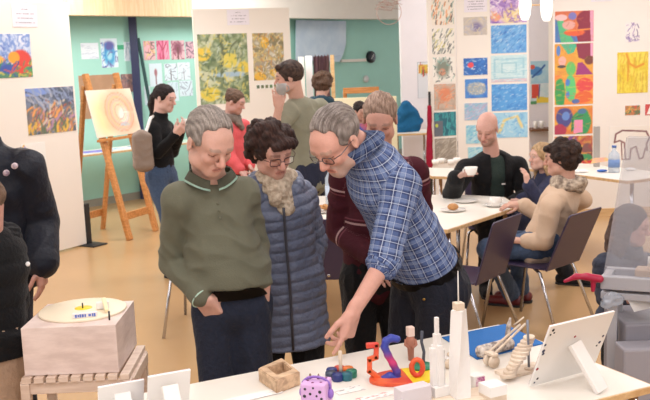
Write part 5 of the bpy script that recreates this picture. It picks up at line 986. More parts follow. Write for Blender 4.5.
# ---- propped panels seen from behind
def propped(label, BL, BR, TLp, TRp, leg_top, leg_bot, lw, group, face, spots=False):
    BL, BR = np.array(BL), np.array(BR); u = nrm(BR-BL); w = L_(BL, BR); TL = np.array(TLp); up = TL-BL; up = up-u*np.dot(up, u); hgt = np.linalg.norm(up); z = nrm(up); y = np.cross(z, u)
    t = on('propped_picture', label, 'picture', (BL+BR)/2, group); R = np.stack([u, y, z], 1); q = B(); q.box((BL+BR)/2+z*hgt/2+V(0,0,.006), (w, .008, hgt), R, .001); pan = q.obj('panel', WPAINT, t, True)
    q = B(); q.box((BL+BR)/2+z*hgt/2+y*.005*(1 if np.dot(y, O-BL) < 0 else -1)+V(0,0,.006), (w*.98, .003, hgt*.98), R); q.obj('painted_face', face, t, True)
    a, c = np.array(leg_top), np.array(leg_bot); zz = nrm(c-a); xx = nrm(u-zz*np.dot(u, zz)); q = B(); q.box((a+c)/2, (lw, .016, L_(a, c)), np.stack([xx, np.cross(zz, xx), zz], 1), .002); q.obj('prop_leg', WPAINT, t, True)
    if spots:
        n = y if np.dot(y, O-BL) > 0 else -y; random.seed(12)
        for (fx, fz, r, m) in [(.06,.93,.006,0),(.09,.88,.004,0),(.04,.86,.004,0),(.02,.6,.007,1),(.03,.55,.006,1),(.015,.7,.005,1),(.46,.72,.005,2),(.93,.5,.006,1),(.95,.6,.005,1),(.9,.45,.004,0),(.08,.12,.005,0),(.02,.3,.006,2),(.05,.06,.004,1)]:
            q = B(); q.lathe(BL+u*w*fx+z*hgt*fz+n*.0042+V(0,0,.006), [(0,0),(r,0),(r*.8,.0006),(0,.0007)], 10, axis=n); q.obj('paint_spot', (BLACKC, NAVY, CRIM)[m], pan, True)
    return t
PF = mat('dark_painted_face', rgb(60,62,100), .6, col2=rgb(150,60,60), vscale=8)
BL, BR = T(529,388,.002), T(592,370.5,.002); TL = W(549.5,328,BL[1]-.085)
propped('large white panel seen from behind, propped by a white leg on the craft table', BL, BR, TL, None, PL(572,341,BL,nrm(np.cross(BR-BL, TL-BL)))+nrm(np.cross(BR-BL, TL-BL))*(-.012 if np.cross(BR-BL, TL-BL)[1] > 0 else .012), T(602,391,.006), .052, None, PF, True)
for l, a, c, h_, lg in (('smaller white propped panel at the left end of the table, left one', (98,389), (144,381), .14, (122,393)), ('smaller white propped panel nearest the olive man, right one', (148,378.5), (190.5,371), .175, (170,386))):
    zt = ZT+h_*.94; tl, tr = G(a[0], a[1], zt), G(c[0], c[1], zt); u = nrm(tr-tl); bk_ = V(-u[1], u[0], 0); off = bk_*h_*.34; b0, b1 = tl+off, tr+off; b0[2] = b1[2] = ZT+.002
    lt = G(lg[0], lg[1], zt-.03); lb = lt-bk_*.07; lb[2] = ZT+.012
    propped(l, b0, b1, tl, None, lt+bk_*.005, lb, .05, 'small propped panels', PF)
# ---- hollow wooden box
oc = [G(x, y, ZT+.048) for x, y in ((258,368),(282,357.5),(300,371.5),(276,380.5))]; ic = [G(x, y, ZT+.048) for x, y in ((268,367.5),(283,361.5),(292,369),(277.5,374.5))]
q = B(); bm_ = q.bm; lo_ = [bm_.verts.new((p[0], p[1], ZT)) for p in oc]; hi_ = [bm_.verts.new(p) for p in oc]; ii = [bm_.verts.new(p) for p in ic]; il = [bm_.verts.new((p[0], p[1], ZT+.012)) for p in ic]
bm_.faces.new(lo_); bm_.faces.new(il)
for i in range(4): j = (i+1) % 4; bm_.faces.new([lo_[i], lo_[j], hi_[j], hi_[i]]); bm_.faces.new([hi_[i], hi_[j], ii[j], ii[i]]); bm_.faces.new([ii[i], ii[j], il[j], il[i]])
bmesh.ops.recalc_face_normals(bm_, faces=bm_.faces[:]); bmesh.ops.bevel(bm_, geom=bm_.edges[:], offset=.003, segments=2, affect='EDGES')
settag(q.obj('hollow_box', wood('rough_wood', rgb(214,184,150), rgb(176,146,118), (3, 12, 12), .7)), 'rough wooden block with square hollow on the craft table', 'box')
# ---- white card strip
flat_sheet('card', 'long white card lying left of the lilac cube', 'card', T(250,397,.002), .22, .05, math.atan2(-e1[1], -e1[0])+.05, lambda c: c.strokes(6, [(170,170,180)], .3, .02, 0, .05))
# ---- lilac cube character
cb = T(317,405); ca = .10; t = on('cube_toy', 'lilac cube toy with black spots, face and purple headband', 'toy', cb); an = -.28; Rq = Rz(an); S_ = .083; ctr = cb+V(0,0,S_/2)
LIL = mat('lilac_paint', rgb(208,166,212), .5, var=.04); PUR = mat('violet_paint', rgb(140,104,186), .5)
q = B(); q.box(ctr, (S_, S_, S_), Rq, .006); body_ = q.obj('cube', LIL, t, True)
fx, fy = Rq@V(1,0,0), Rq@V(0,-1,0)
for sx, sz, r in ((-.3,.3,.005),(-.33,.02,.006),(-.1,.12,.005),(.28,.22,.006),(.34,-.05,.005),(-.3,-.3,.006),(.02,.36,.004),(.15,.05,.004)):
    q = B(); q.lathe(ctr+fx*sx*S_+V(0,0,sz*S_)+fy*S_*.5, [(0,-.001),(r,-.001),(r*.8,.0012),(0,.0015)], 12, axis=fy); q.obj('spot', BLACKM, body_, True)
for sx, sy in ((-.3,.1),(0,-.25),(.25,.2),(-.05,.3),(.32,-.3)):
    q = B(); q.lathe(ctr+fx*sx*S_+fy*sy*S_+V(0,0,S_/2), [(0,-.001),(.005,-.001),(.004,.0012),(0,.0015)], 12); q.obj('spot', mat('plum_paint', rgb(120,50,100), .5), body_, True)
q = B(); q.tube([ctr-fx*S_*.55+V(0,0,S_*.1)]+[ctr+fx*S_*.56*math.cos(a)+V(0,0,S_*.28+S_*.36*math.sin(a)) for a in np.linspace(PI, 0, 12)]+[ctr+fx*S_*.55+V(0,0,S_*.1)], .004, 8); q.obj('headband', PUR, t, True)
for sx in (-1, 1): q = B(); q.ball(ctr+fx*sx*S_*.56+V(0,0,.0), (.011,.014,.017), 14); q.obj('ear_pad', PUR, t, True)
q = B(); q.tube([ctr+fy*S_*.51+fx*S_*(.2*math.cos(a)+.08)+V(0,0,S_*(-.22-.13*math.sin(a))) for a in np.linspace(0, PI, 9)], .003, 6); q.obj('mouth', NAVY, t, True)
q = B(); q.ball(ctr+fy*S_*.52+V(0,0,-.016)+fx*.004, (.011,.006,.007), 12); q.obj('nose', PUR, t, True)
for sx in (-.28, .05): q = B(); q.lathe(ctr+fx*sx*S_+V(0,0,S_*.5)-fy*.015, [(.005,0),(.003,.012),(0,.018)], 10); q.obj('horn', mat('brown_clay', rgb(130,100,80), .7), t, True)
# ---- spinner of painted discs
sc_ = T(341,377); t = on('disc_spinner', 'cluster of painted wooden discs round a pale peg under the pointing finger', 'toy', sc_)
DC = [(36,48,110),(30,96,110),(44,120,96),(220,120,60),(200,80,60),(46,60,120),(60,70,90)]
q = B(); q.lathe(sc_, [(0,0),(.03,0),(.03,.012),(0,.013)], 20); q.obj('base_disc', mat('navy_gloss', rgb(40,52,110), .4), t, True)
for i in range(7):
    a = 2*PI*i/7-1.9; c_ = sc_+V(math.cos(a)*.037, math.sin(a)*.037, 0); cc = DC[i]; q = B(); q.lathe(c_, [(.0,0),(.018,0),(.0195,.004),(.0195,.022),(.017,.026),(0,.026)], 22); q.obj('disc', mat('gloss_%d' % i, rgb(*cc), .35, var=.2, vscale=60), t, True)
q = B(); q.lathe(sc_+V(0,0,.012), [(.007,0),(.006,.03),(.0075,.07),(.006,.082),(0,.084)], 14); q.obj('peg', LIME, t, True)
# ---- coloured number sculpture
NS = on('number_sculpture', 'colourful figure shapes standing on an oval orange and yellow base', 'sculpture', T(406,379)); bc_ = T(407,379)
ORG = mat('orange_paint', rgb(228,104,52), .45, col2=rgb(206,58,46), vscale=9); YEL = mat('yellow_paint', rgb(240,208,44), .45); GRN = mat('green_paint', rgb(40,128,96), .45)
ax_ = nrm(T(445,374)-T(369,382)); ay_ = V(-ax_[1], ax_[0], 0); el = lambda r0, r1, a: (r0*math.cos(a), r1*math.sin(a)); Rn = np.stack([ax_, ay_, V(0,0,1)], 1)
q = B(); q.prism([el(.132,.075,a) for a in np.linspace(PI/2, 3*PI/2, 20)], 0, .014, R=Rn, c=bc_, bev=.003); q.obj('base_half', ORG, NS, True)
q = B(); q.prism([el(.132,.075,a) for a in np.linspace(-PI/2, PI/2, 20)], 0, .014, R=Rn, c=bc_, bev=.003); q.obj('base_half', YEL, NS, True)
def figure(pts, d, r, m, nm, cols=None): P = []; w_ = [W(x, y, d) for x, y in pts]; [P.append(cone(a, c, r, r, .006, side=V(0,1,0), ratio=1.1)) for a, c in zip(w_[:-1], w_[1:])]; o = link(nm, sdf_mesh(nm, P, .0035, None, cols), m, NS, world=True); return o
dN = bc_[1]
w5 = [W(x, y, dN-.005) for x, y in ((368,345.5),(376.5,345),(376,357),(369.5,359.5),(369.5,371),(378,377))]; q = B(); [q.box((a+c)/2, (.017, .02, L_(a, c)+.014), frame(nrm(np.cross(V(0,1,0), c-a)), c-a), .003) for a, c in zip(w5[:-1], w5[1:])]; bmesh.ops.remove_doubles(q.bm, verts=q.bm.verts[:], dist=1e-6); q.obj('numeral', ORG, NS, True)
def c2f(p, uv, i): t_ = ((p[:, 2]-ZT)/.17)[:, None]; m_ = np.exp(-((t_-.42)/.16)**2); return V(52,66,158)*(1-m_)+V(196,50,110)*m_
figure([(397,339),(391,338),(386,341),(384.5,347),(388,355),(393,364),(397,372),(397,379)], dN-.01, .0125, mat('swirled_paint', (1,1,1), .4, attr='col'), 'numeral', c2f); figure([(384,379),(390,376),(397,378.5),(402,381)], dN-.01, .0135, MATS['swirled_paint'], 'numeral', c2f)
r0 = [T(417.5,381)+V(.019*math.cos(a), .0, .014+.034+.028*math.sin(a)) for a in np.linspace(0, 2*PI, 17)[:-1]]; q = B(); q.tube(r0, .009, 10, closed=True); q.obj('ring', ORG, NS, True)
q = B(); q.lathe(T(421,371), [(0,.014),(.042,.014),(.042,.022),(0,.024)], 26); q.obj('green_disc', GRN, NS, True)
q = B(); q.tube([T(423,366,.02), W(424,352,dN+.09), W(421.5,342,dN+.09), W(422,331,dN+.09)], .0055, 8); q.obj('rod', mat('dark_grey_paint', rgb(70,74,86), .5), NS, True)
# ---- little brown figure
c_ = T(411,360); t = on('clay_figure', 'small brown clay figure with pale cube head behind the orange ring', 'figurine', c_); q = B(); q.lathe(c_, [(0,0),(.010,.0),(.013,.05),(.018,.075),(.012,.09),(0,.092)], 18); q.obj('body', mat('terracotta', rgb(168,112,92), .7, var=.1, vscale=40), t, True)
for sx in (-1, 1): q = B(); q.tube([c_+V(sx*.016,0,.078), c_+V(sx*.02,-.006,.06), c_+V(sx*.004,-.016,.05)], .0055, 8); q.obj('arm', MATS['terracotta'], t, True)
q = B(); q.box(c_+V(0,0,.108), (.026,.026,.036), Rz(.3), .003); q.obj('head', mat('pale_pink_wood', rgb(232,208,196), .6), t, True)
# ---- towers on a base board
BRD = T(456,401); q = B(); q.box(BRD+V(0,.0,.005), (.30,.10,.01), TR_, .002); settag(q.obj('base_board', BALSA), 'thin wooden board under the two white model towers', 'board'); zb = ZT+.0105
def at(x, y): return G(x, y, zb)
c_ = at(438, 394); t = on('model_tower', 'shorter stepped white model skyscraper with slim mast', 'model', c_); R45 = TR_
q = B(); q.box(c_+V(0,0,.016), (.056,.056,.032), R45, .001); q.obj('plinth', WPAINT, t, True)
for i, (dx, dy, hh_, w_) in enumerate(((-.015,.0,.125,.018),(.015,.0,.115,.018),(0,-.015,.135,.018),(0,.015,.13,.018),(0,0,.17,.02))): q = B(); q.box(c_+R45@V(dx,dy,.032+hh_/2), (w_,w_,hh_), R45, .001); q.obj('shaft', WPAINT, t, True)
q = B(); q.box(c_+V(0,0,.20+.028), (.012,.012,.056), R45, .001); q.obj('mast', WPAINT, t, True)
c_ = at(460, 396); t = on('model_tower', 'tallest white twisting model skyscraper with thin spire', 'model', c_); q = B(); vs = []
hs = .285
for k in range(9):
    f = k/8; w_ = .026-.007*f; tw_ = f*PI/4; vs.append([q.bm.verts.new(c_+V(0,0,hs*f)+Rz(tw_+.3)@V(sx*w_, sy*w_, 0)) for sx, sy in ((-1,-1),(0,-1.02+.12*math.sin(f*PI)),(1,-1),(1,0),(1,1),(0,1),(-1,1),(-1,0))])
for k in range(8):
    for i in range(8): q.bm.faces.new([vs[k][i], vs[k][(i+1) % 8], vs[k+1][(i+1) % 8], vs[k+1][i]])
q.bm.faces.new(vs[0][::-1]); q.bm.faces.new(vs[-1]); q.obj('shaft', WPAINT, t, True)
q = B(); q.box(c_+V(0,0,hs+.012), (.03,.03,.024), Rz(.3), .002); q.obj('crown', LIME, t, True); q = B(); q.tube([c_+V(0,0,hs+.02), c_+V(0,0,hs+.125)], [.0026,.0014], 8); q.obj('spire', WPAINT, t, True)
# ---- small boxes
c_ = T(493,399); t = on('white_box', 'white wooden block with painted seam right of the tall tower', 'box', c_); q = B(); q.box(c_+V(0,0,.036), (.066,.066,.034), TR_, .002); q.obj('lid', WPAINT, t, True); q = B(); q.box(c_+V(0,0,.0095), (.062,.062,.019), TR_, .001); q.obj('base', LIME, t, True)
c_ = T(476,387); t = on('small_box', 'small box with magenta marbled side behind the white block', 'box', c_); q = B(); q.box(c_+V(0,0,.022), (.044,.04,.044), TR_, .002); q.obj('box_body', WPAINT, t, True); q = B(); q.box(c_+V(0,0,.022)-TR_[:,1]*.0208+TR_[:,0]*.004, (.034,.001,.036), TR_); q.obj('marbled_side', mat('magenta_marbling', rgb(170,60,130), .5, col2=rgb(236,220,226), vscale=50), t, True)
c_ = T(413,404); q = B(); q.box(c_+V(0,0,.03), (.11,.05,.06), TR_, .002); settag(q.obj('pale_block', mat('pale_grey_board', rgb(208,200,204), .6)), 'pale grey block at the near table edge before the sculpture', 'block')
# ---- small white cart behind the towers
c_ = T(452,366); t = on('toy_cart', 'small white wheeled model between the two towers', 'model', c_); q = B(); q.box(c_+V(0,0,.03), (.06,.03,.014), TR_, .003); q.obj('chassis', WPAINT, t, True); q = B(); q.ball(c_+V(0,0,.043), (.018,.013,.01), 12); q.obj('load', LIME, t, True)
for sx in (-1, 1):
    for sy in (-1, 1): q = B(); q.lathe(c_+TR_@V(sx*.025, sy*.019, .018), [(0,-.004),(.017,-.004),(.018,0),(.017,.004),(0,.004)], 20, axis=TR_[:,1]); q.obj('wheel', LIME, t, True)
# ---- blue mat with sculpture
mc = [T(x, y) for x, y in ((442,338),(505,324.8),(544,344),(477,360))]; q = B(); q.prism([(p[0], p[1]) for p in mc], ZT+.0005, ZT+.004); settag(q.obj('blue_mat', mat('blue_felt', rgb(28,104,176), .8, var=.06, bump=.2, bscale=200)), 'bright blue mat under the white spotted log sculpture', 'mat')
z4 = .004
SPOT = mat('spotted_papier_mache', rgb(226,216,206), .7, col2=rgb(120,108,104), vscale=34, bump=.4, bscale=60)
t = on('log_animal', 'white papier-mache log with dark specks lying on the blue mat', 'sculpture', T(490,350,z4)); a, c = T(479,352,.026), T(511,343,.026)
link('log', sdf_mesh('log', [cone(a, c, .022, .021, .004, flat=True), cone(a, a+(a-c)*.04, .016, .015, .004, flat=True)], .004, folds(.002, 4, 120)), SPOT, t, world=True)
q = B(); m_ = c-(c-a)*.12+V(0,0,.015); q.tube([m_, m_+V(.006,0,.055), m_+V(.012,.0,.085)], [.011,.009,.004], 10); q.obj('upright_stick', SPOT, t, True)
t = on('catapult_model', 'wooden catapult model with wheel and rods in front of the blue mat', 'model', T(498,366)); c_ = T(494,368)
q = B(); q.lathe(c_+V(0,0,.0225), [(0,-.006),(.021,-.006),(.0225,0),(.021,.006),(0,.006)], 24, axis=e2); q.obj('wheel', LIME, t, True); q = B(); q.lathe(c_+V(0,0,.0225)-e2*.03, [(0,-.006),(.021,-.006),(.0225,0),(.021,.006),(0,.006)], 24, axis=e2); q.obj('wheel', LIME, t, True)
q = B(); q.box(c_+V(0,0,.048)-e2*.015, (.026,.05,.01), TR_, .002); q.obj('cradle', LIME, t, True)
tip = W(525, 324, 3.32); q = B(); q.tube([c_+V(0,0,.05), tip], .0045, 8); q.obj('rod', LIME, t, True); q = B(); q.tube([c_+V(0,0,.05)-e2*.03, tip-e2*.03+V(0,0,-.01)], .0045, 8); q.obj('rod', LIME, t, True); q = B(); q.tube([W(514,325,3.33), W(524,317,3.33)], .003, 8); q.obj('rod', LIME, t, True)
# ---- spiral stair
b0_ = T(521,372); t = on('spiral_stair', 'pale wooden spiral stair model of stacked discs beside dark pole', 'model', b0_)
q = B(); q.box(b0_+V(0,0,.006), (.17,.075,.012), TR_, .002); q.obj('base', BALSA, t, True)
a, c = G(508,376,ZT+.016), W(529,338,G(508,376,ZT)[1]+.06)
for k in range(11):
    f = k/10; p = a+(c-a)*f; p[2] = ZT+.018+f*(c[2]-ZT-.018); q = B(); ps = [(.029*math.cos(x_), .02*math.sin(x_)) for x_ in np.linspace(0, 2*PI, 15)[:-1]]; q.prism(ps, -.0062, .0062, R=Rz(.4*k+.3), c=p, bev=.002); q.obj('tread', LIME, t, True)
pb = T(529,369,.012); q = B(); q.tube([pb, W(527.5,320,pb[1])], .0045, 10); q.obj('pole', mat('grey_pole', rgb(120,124,134), .4), t, True); q = B(); q.lathe(pb, [(0,0),(.016,0),(.016,.006),(0,.008)], 18); q.obj('pole_foot', LIME, t, True)
# ---- text sheets on the table
flat_sheet('text_sheet', 'small printed sheet beside the disc spinner', 'paper', T(349,390,.001), .10, .05, math.atan2(-e1[1], -e1[0]), lambda c: c.mix(np.ones_like(c.X), (236,232,226)).strokes(16, [(120,116,120)], .12, .02, 0, .05))
flat_sheet('text_sheet', 'white strip with red handwriting in front of the oval base', 'paper', T(378,396,.001), .16, .035, math.atan2(-e1[1], -e1[0]), lambda c: c.mix(np.ones_like(c.X), (240,232,228)).strokes(26, [(206,60,50)], .06, .03, 1., 2))

# ================================================================ RECORD BOX ON SLATTED STOOL
zt = .87; c0, c1, c2 = G(20.5,328.5,zt), G(117,322.5,zt), G(140.5,298.5,zt); u = nrm(c1-c0+V(0,-.03,0)); w = L_(c0, c1); v = V(-u[1], u[0], 0); dd = np.dot(c2-c1, v); hb = .188; Rb = np.stack([u, v, V(0,0,1)], 1); cen = c0+u*w/2+v*dd/2; cen[2] = zt-hb/2
RP = on('record_box', 'plywood box with cream turntable disc standing on the slatted stool', 'box', cen-V(0,0,hb/2)); q = B(); q.box(cen, (w, dd, hb), Rb, .002)
q.obj('box_body', wood('pale_poplar', rgb(230,212,204), rgb(212,192,184), (2.5, 2.5, 9), vs=3), RP, True)
dc = G(83,311,zt); rd = L_(G(40,311,zt), G(125,308,zt))/2; q = B(); q.lathe(V(dc[0],dc[1],zt), [(0,0),(rd,0),(rd,.008),(rd-.003,.010),(0,.010)], 64); q.obj('turntable_disc', mat('cream_plywood', rgb(240,226,200), .5, var=.03), RP, True)
q = B(); q.lathe(V(dc[0],dc[1],zt+.010)+v*.01, [(0,0),(.035,0),(.034,.0015),(0,.002)], 30); q.obj('centre_label', YEL, RP, True); q = B(); q.tube([V(dc[0],dc[1],zt+.01), V(dc[0],dc[1],zt+.034)], .003, 8); q.obj('spindle', BLACKM, RP, True)
p = G(85,317,zt+.01); p2 = G(103,309,zt+.01)
q = B(); q.box(p+V(0,0,.009), (.095,.022,.018), Rb@Rz(.22), .002); blk = q.obj('eraser_block', WPAINT, RP, True)
q = B(); script_rows(q, p+V(0,0,.009)-(Rb@Rz(.22))[:,1]*.0115, Rb@Rz(.22), .08, .012, 1, .009, 8); q.obj('lettering', mat('blue_ink', rgb(90,110,190), .6), blk, True)
q = B(); q.box(p2+V(0,0,.016), (.05,.02,.028), Rb@Rz(.2), .003); q.obj('white_piece', WPAINT, RP, True)
q = B(); p3 = G(107,312,zt+.01); q.box(p3+V(-.01,.02,.025), (.016,.09,.012), Rb@Rz(.35)@np.array(Matrix.Rotation(.35, 3, 'X')), .003); q.obj('pickup_arm', mat('cream_paint', rgb(236,220,178), .5), RP, True); q = B(); pp_ = G(109.5,320,zt); q.tube([pp_, pp_+V(0,0,.035)], .0035, 8); q.obj('pivot_pin', BLACKM, RP, True)
zs = zt-hb-.001; s0_, s1_, s2_ = G(19,379,zs), G(131,374,zs), G(152,344,zs); u = nrm(s1_-s0_); v = V(-u[1], u[0], 0); w = L_(s0_, s1_); dp = .36; SB = on('slatted_stool', 'slatted pale wood stool carrying the record box', 'stool', V(*(s0_+u*w/2+v*dp/2)[:2], 0)); Rs = np.stack([u, v, V(0,0,1)], 1)
for k in range(9): q = B(); q.box(s0_+u*(.025+(w-.05)*k/8)+v*dp/2-V(0,0,.011), (.036, dp, .022), Rs, .002); q.obj('slat', PALEW, SB, True)
for k in (0, 1): q = B(); q.box(s0_+u*w/2+v*(.02+(dp-.04)*k)-V(0,0,.045), (w-.005, .022, .045), Rs, .002); q.obj('rail', PALEW, SB, True)
for k in (0, 1): q = B(); q.box(s0_+u*(.0+w*k)*.98+u*.004+v*dp/2-V(0,0,.045), (.022, dp-.05, .045), Rs, .002); q.obj('rail', PALEW, SB, True)
for a_ in (0, 1):
    for c_ in (0, 1): q = B(); p = s0_+u*(.018+(w-.036)*a_)+v*(.018+(dp-.036)*c_); q.box(V(p[0], p[1], (zs-.023)/2), (.035,.035,zs-.023), Rs, .003); q.obj('leg', PALEW, SB, True)

# ================================================================ HOODED MACHINE AT RIGHT
GREYM = mat('light_grey_metal', rgb(168,168,174), .4, var=.03); dM = 3.78
MC = on('hooded_machine', 'grey framed work stand with clear acrylic hood and crimson lever', 'machine', V(W(601,280,dM)[0], dM, 0))
zr = W(602,275,dM)[2]; xl_ = W(601,280,dM)[0]; xr_ = W(720,280,dM)[0]; dpt = .16
for yy, zz, hh_ in ((dM, zr-.028, .056), (dM+.01, zr-.085, .03), (dM+dpt, zr-.028, .056)): q = B(); q.box(((xl_+xr_)/2, yy, zz), (xr_-xl_, .04, hh_), None, .004); q.obj('rail', GREYM, MC, True)
for xx_ in (xl_+.018, xr_-.018): q = B(); q.box((xx_, dM+dpt/2, zr-.03), (.036, dpt-.04, .05), None, .003); q.obj('rail', GREYM, MC, True)
q = B(); q.box(((xl_+xr_)/2, dM+dpt/2, zr-.05), (xr_-xl_-.03, dpt-.03, .012)); q.obj('tray', GREYM, MC, True)
for xx_ in (W(611.5,330,dM)[0], xr_-.03):
    for yy in (dM+.015, dM+dpt): q = B(); q.box((xx_, yy, (zr-.07)/2), (.042, .035, zr-.07), None, .004); q.obj('leg', GREYM, MC, True)
CRL = mat('crimson_plastic', rgb(172,28,66), .35)
hp = [W(603,279,dM-.03), W(592,278,dM-.04), W(582,279,dM-.05), W(572,285,dM-.06)]
link('lever', sdf_mesh('lever', [cone(hp[0], hp[1], .017, .015, .01), cone(hp[1], hp[2], .015, .012, .01), cone(hp[2], hp[3], .012, .007, .01), cone(W(597,279,dM-.03), W(596.5,291,dM-.03), .013, .009, .01)], .004), CRL, MC, world=True)
ACR = mat('clear_acrylic', rgb(176,176,184), .08, alpha=.34, spec=.6)
q = B(); base = [V(xl_+.01, dM-.005, zr), V(xr_-.01, dM-.005, zr), V(xr_-.01, dM+dpt, zr), V(xl_+.01, dM+dpt, zr)]; tx = W(621,137,dM)[0]; tz = W(650,137,dM)[2]; top_ = [V(tx+.01, dM+.06, tz), V(xr_-.05, dM+.06, tz), V(xr_-.05, dM+dpt-.05, tz), V(tx+.01, dM+dpt-.03, tz)]
vb = [q.bm.verts.new(p) for p in base]; vt = [q.bm.verts.new(p) for p in top_]
for i in range(4): q.bm.faces.new([vb[i], vb[(i+1) % 4], vt[(i+1) % 4], vt[i]])
q.bm.faces.new(vt); hd_ = q.obj('hood', ACR, MC, True)
q = B(); pb_ = G(641, 275, zr); c_ = V(W(643,270,dM+.06)[0], dM+.06, zr+.022); q.box(c_-V(0,0,.02), (.13,.09,.05), None, .004); wb_ = q.obj('wood_block', mat('tan_block', rgb(188,166,146), .6), MC, True); q = B(); q.lathe(c_+V(-.01,0,.015), [(.009,0),(.008,.04),(0,.042)], 12); q.obj('peg', WPAINT, wb_, True)
MC.rotation_euler.z = -.45
# paper and crumpled film hanging under the rail
q = B(); a, c, e, f = W(624,293,dM-.04), W(650,294,dM-.04), W(668,304,dM-.05), W(634,312,dM-.07); q.bm.faces.new([q.bm.verts.new(p) for p in (a, c, e, f)]); bmesh.ops.solidify(q.bm, geom=q.bm.faces[:], thickness=.002); settag(q.obj('folded_paper', PAPER), 'white folded paper sticking out under the grey rail', 'paper')
FILM = mat('crumpled_film', rgb(190,200,214), .12, alpha=.4, spec=.8); link_ = sdf_mesh('film', [ell(W(611,297,dM-.05), (.034,.02,.024), None, .02), ell(W(618,301,dM-.05), (.026,.018,.022), None, .02), ell(W(606,304,dM-.05), (.025,.02,.02), None, .02)], .006, folds(.012, 9, 70)); o = link('plastic_film', link_, FILM); settag(o, 'crumpled clear plastic film below the crimson lever', 'film')
# grey cabinet
t = on('grey_cabinet', 'grey stepped cabinet at lower right behind the propped panel', 'cabinet', V(*W(655,350,3.5)[:2], 0)); GC = mat('mid_grey_plastic', rgb(128,126,134), .5, var=.03)
a = W(632,330,3.62); q = B(); q.box((a[0]+.25, 3.85, a[2]/2), (.5, .3, a[2]), None, .01); q.obj('cabinet_body', GC, t, True); a2 = W(626,352,3.55); q = B(); q.box((a2[0]+.27, 3.64, a2[2]/2), (.54, .12, a2[2]), None, .01); q.obj('front_step', mat('lighter_grey_plastic', rgb(150,148,156), .5), t, True)

# ================================================================ THINGS ON THE OTHER TABLES
def plate(label, c, r=.09, group='plates on the cafe table'):
    q = B(); q.lathe(c, [(0,0),(r*.6,0),(r,.012),(r,.015),(r*.62,.005),(0,.004)], 30); settag(q.obj('plate', MUG), label, 'plate', group)
S = lambda x, y: G(x, y, .741)
plate('white plate left of the saucer before the bald man', S(466,202)); plate('white saucer under the cup by the woman in beige', S(495,206), .08, None)
cup('teacup', 'white teacup on the saucer near the beige sleeve', S(495,206)+V(0,0,.006), r=.045, hgt=.055)
plate('white plate of biscuits left behind the maroon sweater', S(319,212), .11); plate('white plate right of the plaid back holding a bun', S(453,211), .09)
BUN = mat('baked_crust', rgb(188,136,84), .7, var=.2, vscale=40, bump=.4, bscale=60)
random.seed(4); pc_ = S(319,212)
for k in range(9): q = B(); q.ball(pc_+V(random.uniform(-.06,.06), random.uniform(-.05,.05), .02+.016*(k//4)), (.028,.02,.012), 12, R=Rz(random.random()*3)); settag(q.obj('biscuit', BUN), 'golden brown biscuit in the pile on the cafe table plate', 'biscuit', 'biscuits piled on the plate')
q = B(); q.ball(S(453,211)+V(0,0,.03), (.04,.03,.025), 14); settag(q.obj('bun', BUN), 'brown bun on the plate at the table corner', 'bun')
def bottle(label, c, h, r, m, capm=None, lab=None, name='bottle'):
    t = on(name, label, 'bottle', c); q = B(); q.lathe(c, [(0,0),(r,0),(r,h*.6),(r*.95,h*.68),(r*.38,h*.82),(r*.38,h*.93),(0,h*.93)], 24); q.obj('bottle_body', m, t, True); q = B(); q.lathe(c+V(0,0,h*.92), [(r*.42,0),(r*.42,h*.08),(0,h*.08)], 16); q.obj('cap', capm or WPAINT, t, True)
    if lab: q = B(); q.lathe(c+V(0,0,h*.2), [(r*1.02,0),(r*1.02,h*.28)], 24); q.obj('bottle_label', lab, t, True)
BW = mat('clear_bottle', rgb(200,214,228), .1, alpha=.5, spec=.7)
bottle('clear water bottle on the cafe table beside the maroon sleeve', S(331,204), .30, .04, BW, lab=mat('pale_label', rgb(190,205,225), .5))
tt = lambda x, y, d: V(W(x, y, d)[0], d, .741)
bottle('clear spray bottle with blue label on the right side table', tt(614,170,8.15), .24, .05, BW, mat('blue_plastic', rgb(80,110,170), .4), mat('blue_label', rgb(110,140,190), .5), name='spray_bottle')
# brown animal drawing leaning at the wall
cv = Cv(.5, .4, (238,228,216), 80); cv.line([(.12,.62),(.15,.82),(.3,.9),(.6,.88),(.85,.86),(.93,.7),(.86,.55),(.88,.4)], .022, (110,60,62)).line([(.12,.62),(.24,.66),(.35,.6),(.38,.2),(.48,.2),(.5,.45),(.62,.5),(.7,.2),(.78,.22),(.84,.45)], .02, (116,64,64)).line([(.28,.6),(.3,.2),(.38,.2)], .016, (120,70,66))
xa, xb = W(609,150,8.45), W(652,150,8.45); zt_ = W(630,126,8.45)[2]; me = slab_mesh('leaning_drawing', xb[0]-xa[0], zt_-.741, cv, .008); o = link('drawing', me, ART); o.location = ((xa[0]+xb[0])/2, 8.45, (zt_+.741)/2); settag(o, 'cream board with brown outline of four-legged animal leaning on side table', 'drawing')
q = B(); p = tt(596.5,165,8.6); q.box(p+V(0,0,.19), (.05,.05,.38), None, .003); settag(q.obj('grey_tube', mat('grey_card', rgb(170,164,158), .6)), 'grey cardboard upright on the side table beside the painting column', 'tube')
q = B(); q.ball(tt(602,172,8.2)+V(0,0,.012), (.05,.03,.012), 12); settag(q.obj('blue_cloth', mat('bright_blue_plastic', rgb(50,100,180), .5)), 'small bright blue lump on the right side table', 'cloth')
q = B(); c_ = tt(600,168,8.35); q.prism([(-.09,0),(.1,.02),(.06,.05),(-.05,.05)], -.001, .001, R=np.stack([V(1,0,0), V(0,.3,1), V(0,-1,.3)], 1), c=c_+V(0,0,.06)); settag(q.obj('folded_paper', mat('pink_paper', rgb(236,170,150), .7, col2=rgb(240,210,110), vscale=6)), 'pink and yellow folded paper left of the spray bottle', 'paper')
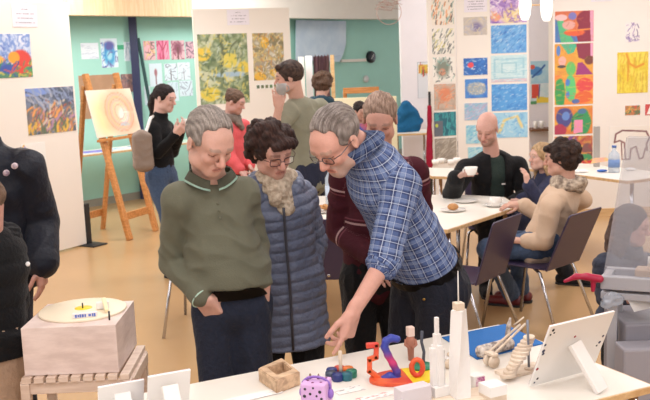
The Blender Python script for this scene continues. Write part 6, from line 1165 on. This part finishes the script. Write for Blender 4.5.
for k, (x, y, l) in enumerate(((574,170,'crumpled white napkin on side table behind curly head'),(583,172,'white paper scrap on side table near grey upright'),(630,176,'white paper scrap at the right end of the side table'))): q = B(); q.ball(tt(x,y,8.2)+V(0,0,.015), (.05,.03,.015), 10); settag(q.obj('paper_scrap', PAPER), l, 'paper')
FT = lambda x, dy: V(W(x,170,9.1)[0], 9.1+dy, .741)
for x, dy, l in ((437,.1,'white cup leftmost on the far crockery table'),(444,.2,'white cup second on the far crockery table'),(452,.05,'white cup third on the far crockery table'),(460,.2,'white cup fourth, near the raised teacup')): cup('cup', l, FT(x, dy), 'white cups on the far crockery table', r=.04, hgt=.055)
# ================================================================ LIGHT
wd = bpy.data.worlds.new('daylight'); bpy.context.scene.world = wd; wd.use_nodes = True; bg = wd.node_tree.nodes['Background']; bg.inputs[0].default_value = (.92, .95, 1, 1); bg.inputs[1].default_value = 1.4
def area(loc, size, power, col=(1,.96,.9), rot=(0,0,0)):
    l = bpy.data.lights.new('unseen_light', 'AREA'); l.shape = 'RECTANGLE'; l.size, l.size_y = size; l.energy = power; l.color = col; o = bpy.data.objects.new('unseen_light', l); C.objects.link(o); o.location = loc; o.rotation_euler = rot
for x in (-3.2, 0, 3.2):
    for y in (-1.2, 1.8, 4.8, 8.1): area((x, y, 3.15), (1.6, 1.6), 44, (.98,.97,1))  # ceiling lights out of view; row behind the camera added to brighten front faces
area((-2.9, 11.0, 3.1), (1.2, .8), 62, (1,.98,.96), (math.radians(30), 0, 0)); area((-.6, 12.6, 3.1), (1.2, .8), 70, (1,.98,.96), (math.radians(30), 0, 0)); area((-1.3, 9.6, 3.15), (1.4, .8), 45, (1,.98,.98)); area((1.9, 11.4, 3.15), (.9, .6), 24, (1,.98,.98)); area((3.4, 8.3, 3.15), (1.6, 1.2), 26, (1,.98,.96))  # unseen fill lights added to brighten the back walls, lintel, middle board and recess
area((-6.6, 6.5, 1.9), (5, 1.8), 90, (.92,.96,1), (0, math.radians(-90), 0))  # unseen side light near the left wall, facing into the room
vs_ = bpy.context.scene.view_settings; vs_.view_transform = 'Standard'; vs_.look = 'None'; vs_.gamma = 1; vs_.exposure = 0.0; vs_.use_curve_mapping = False
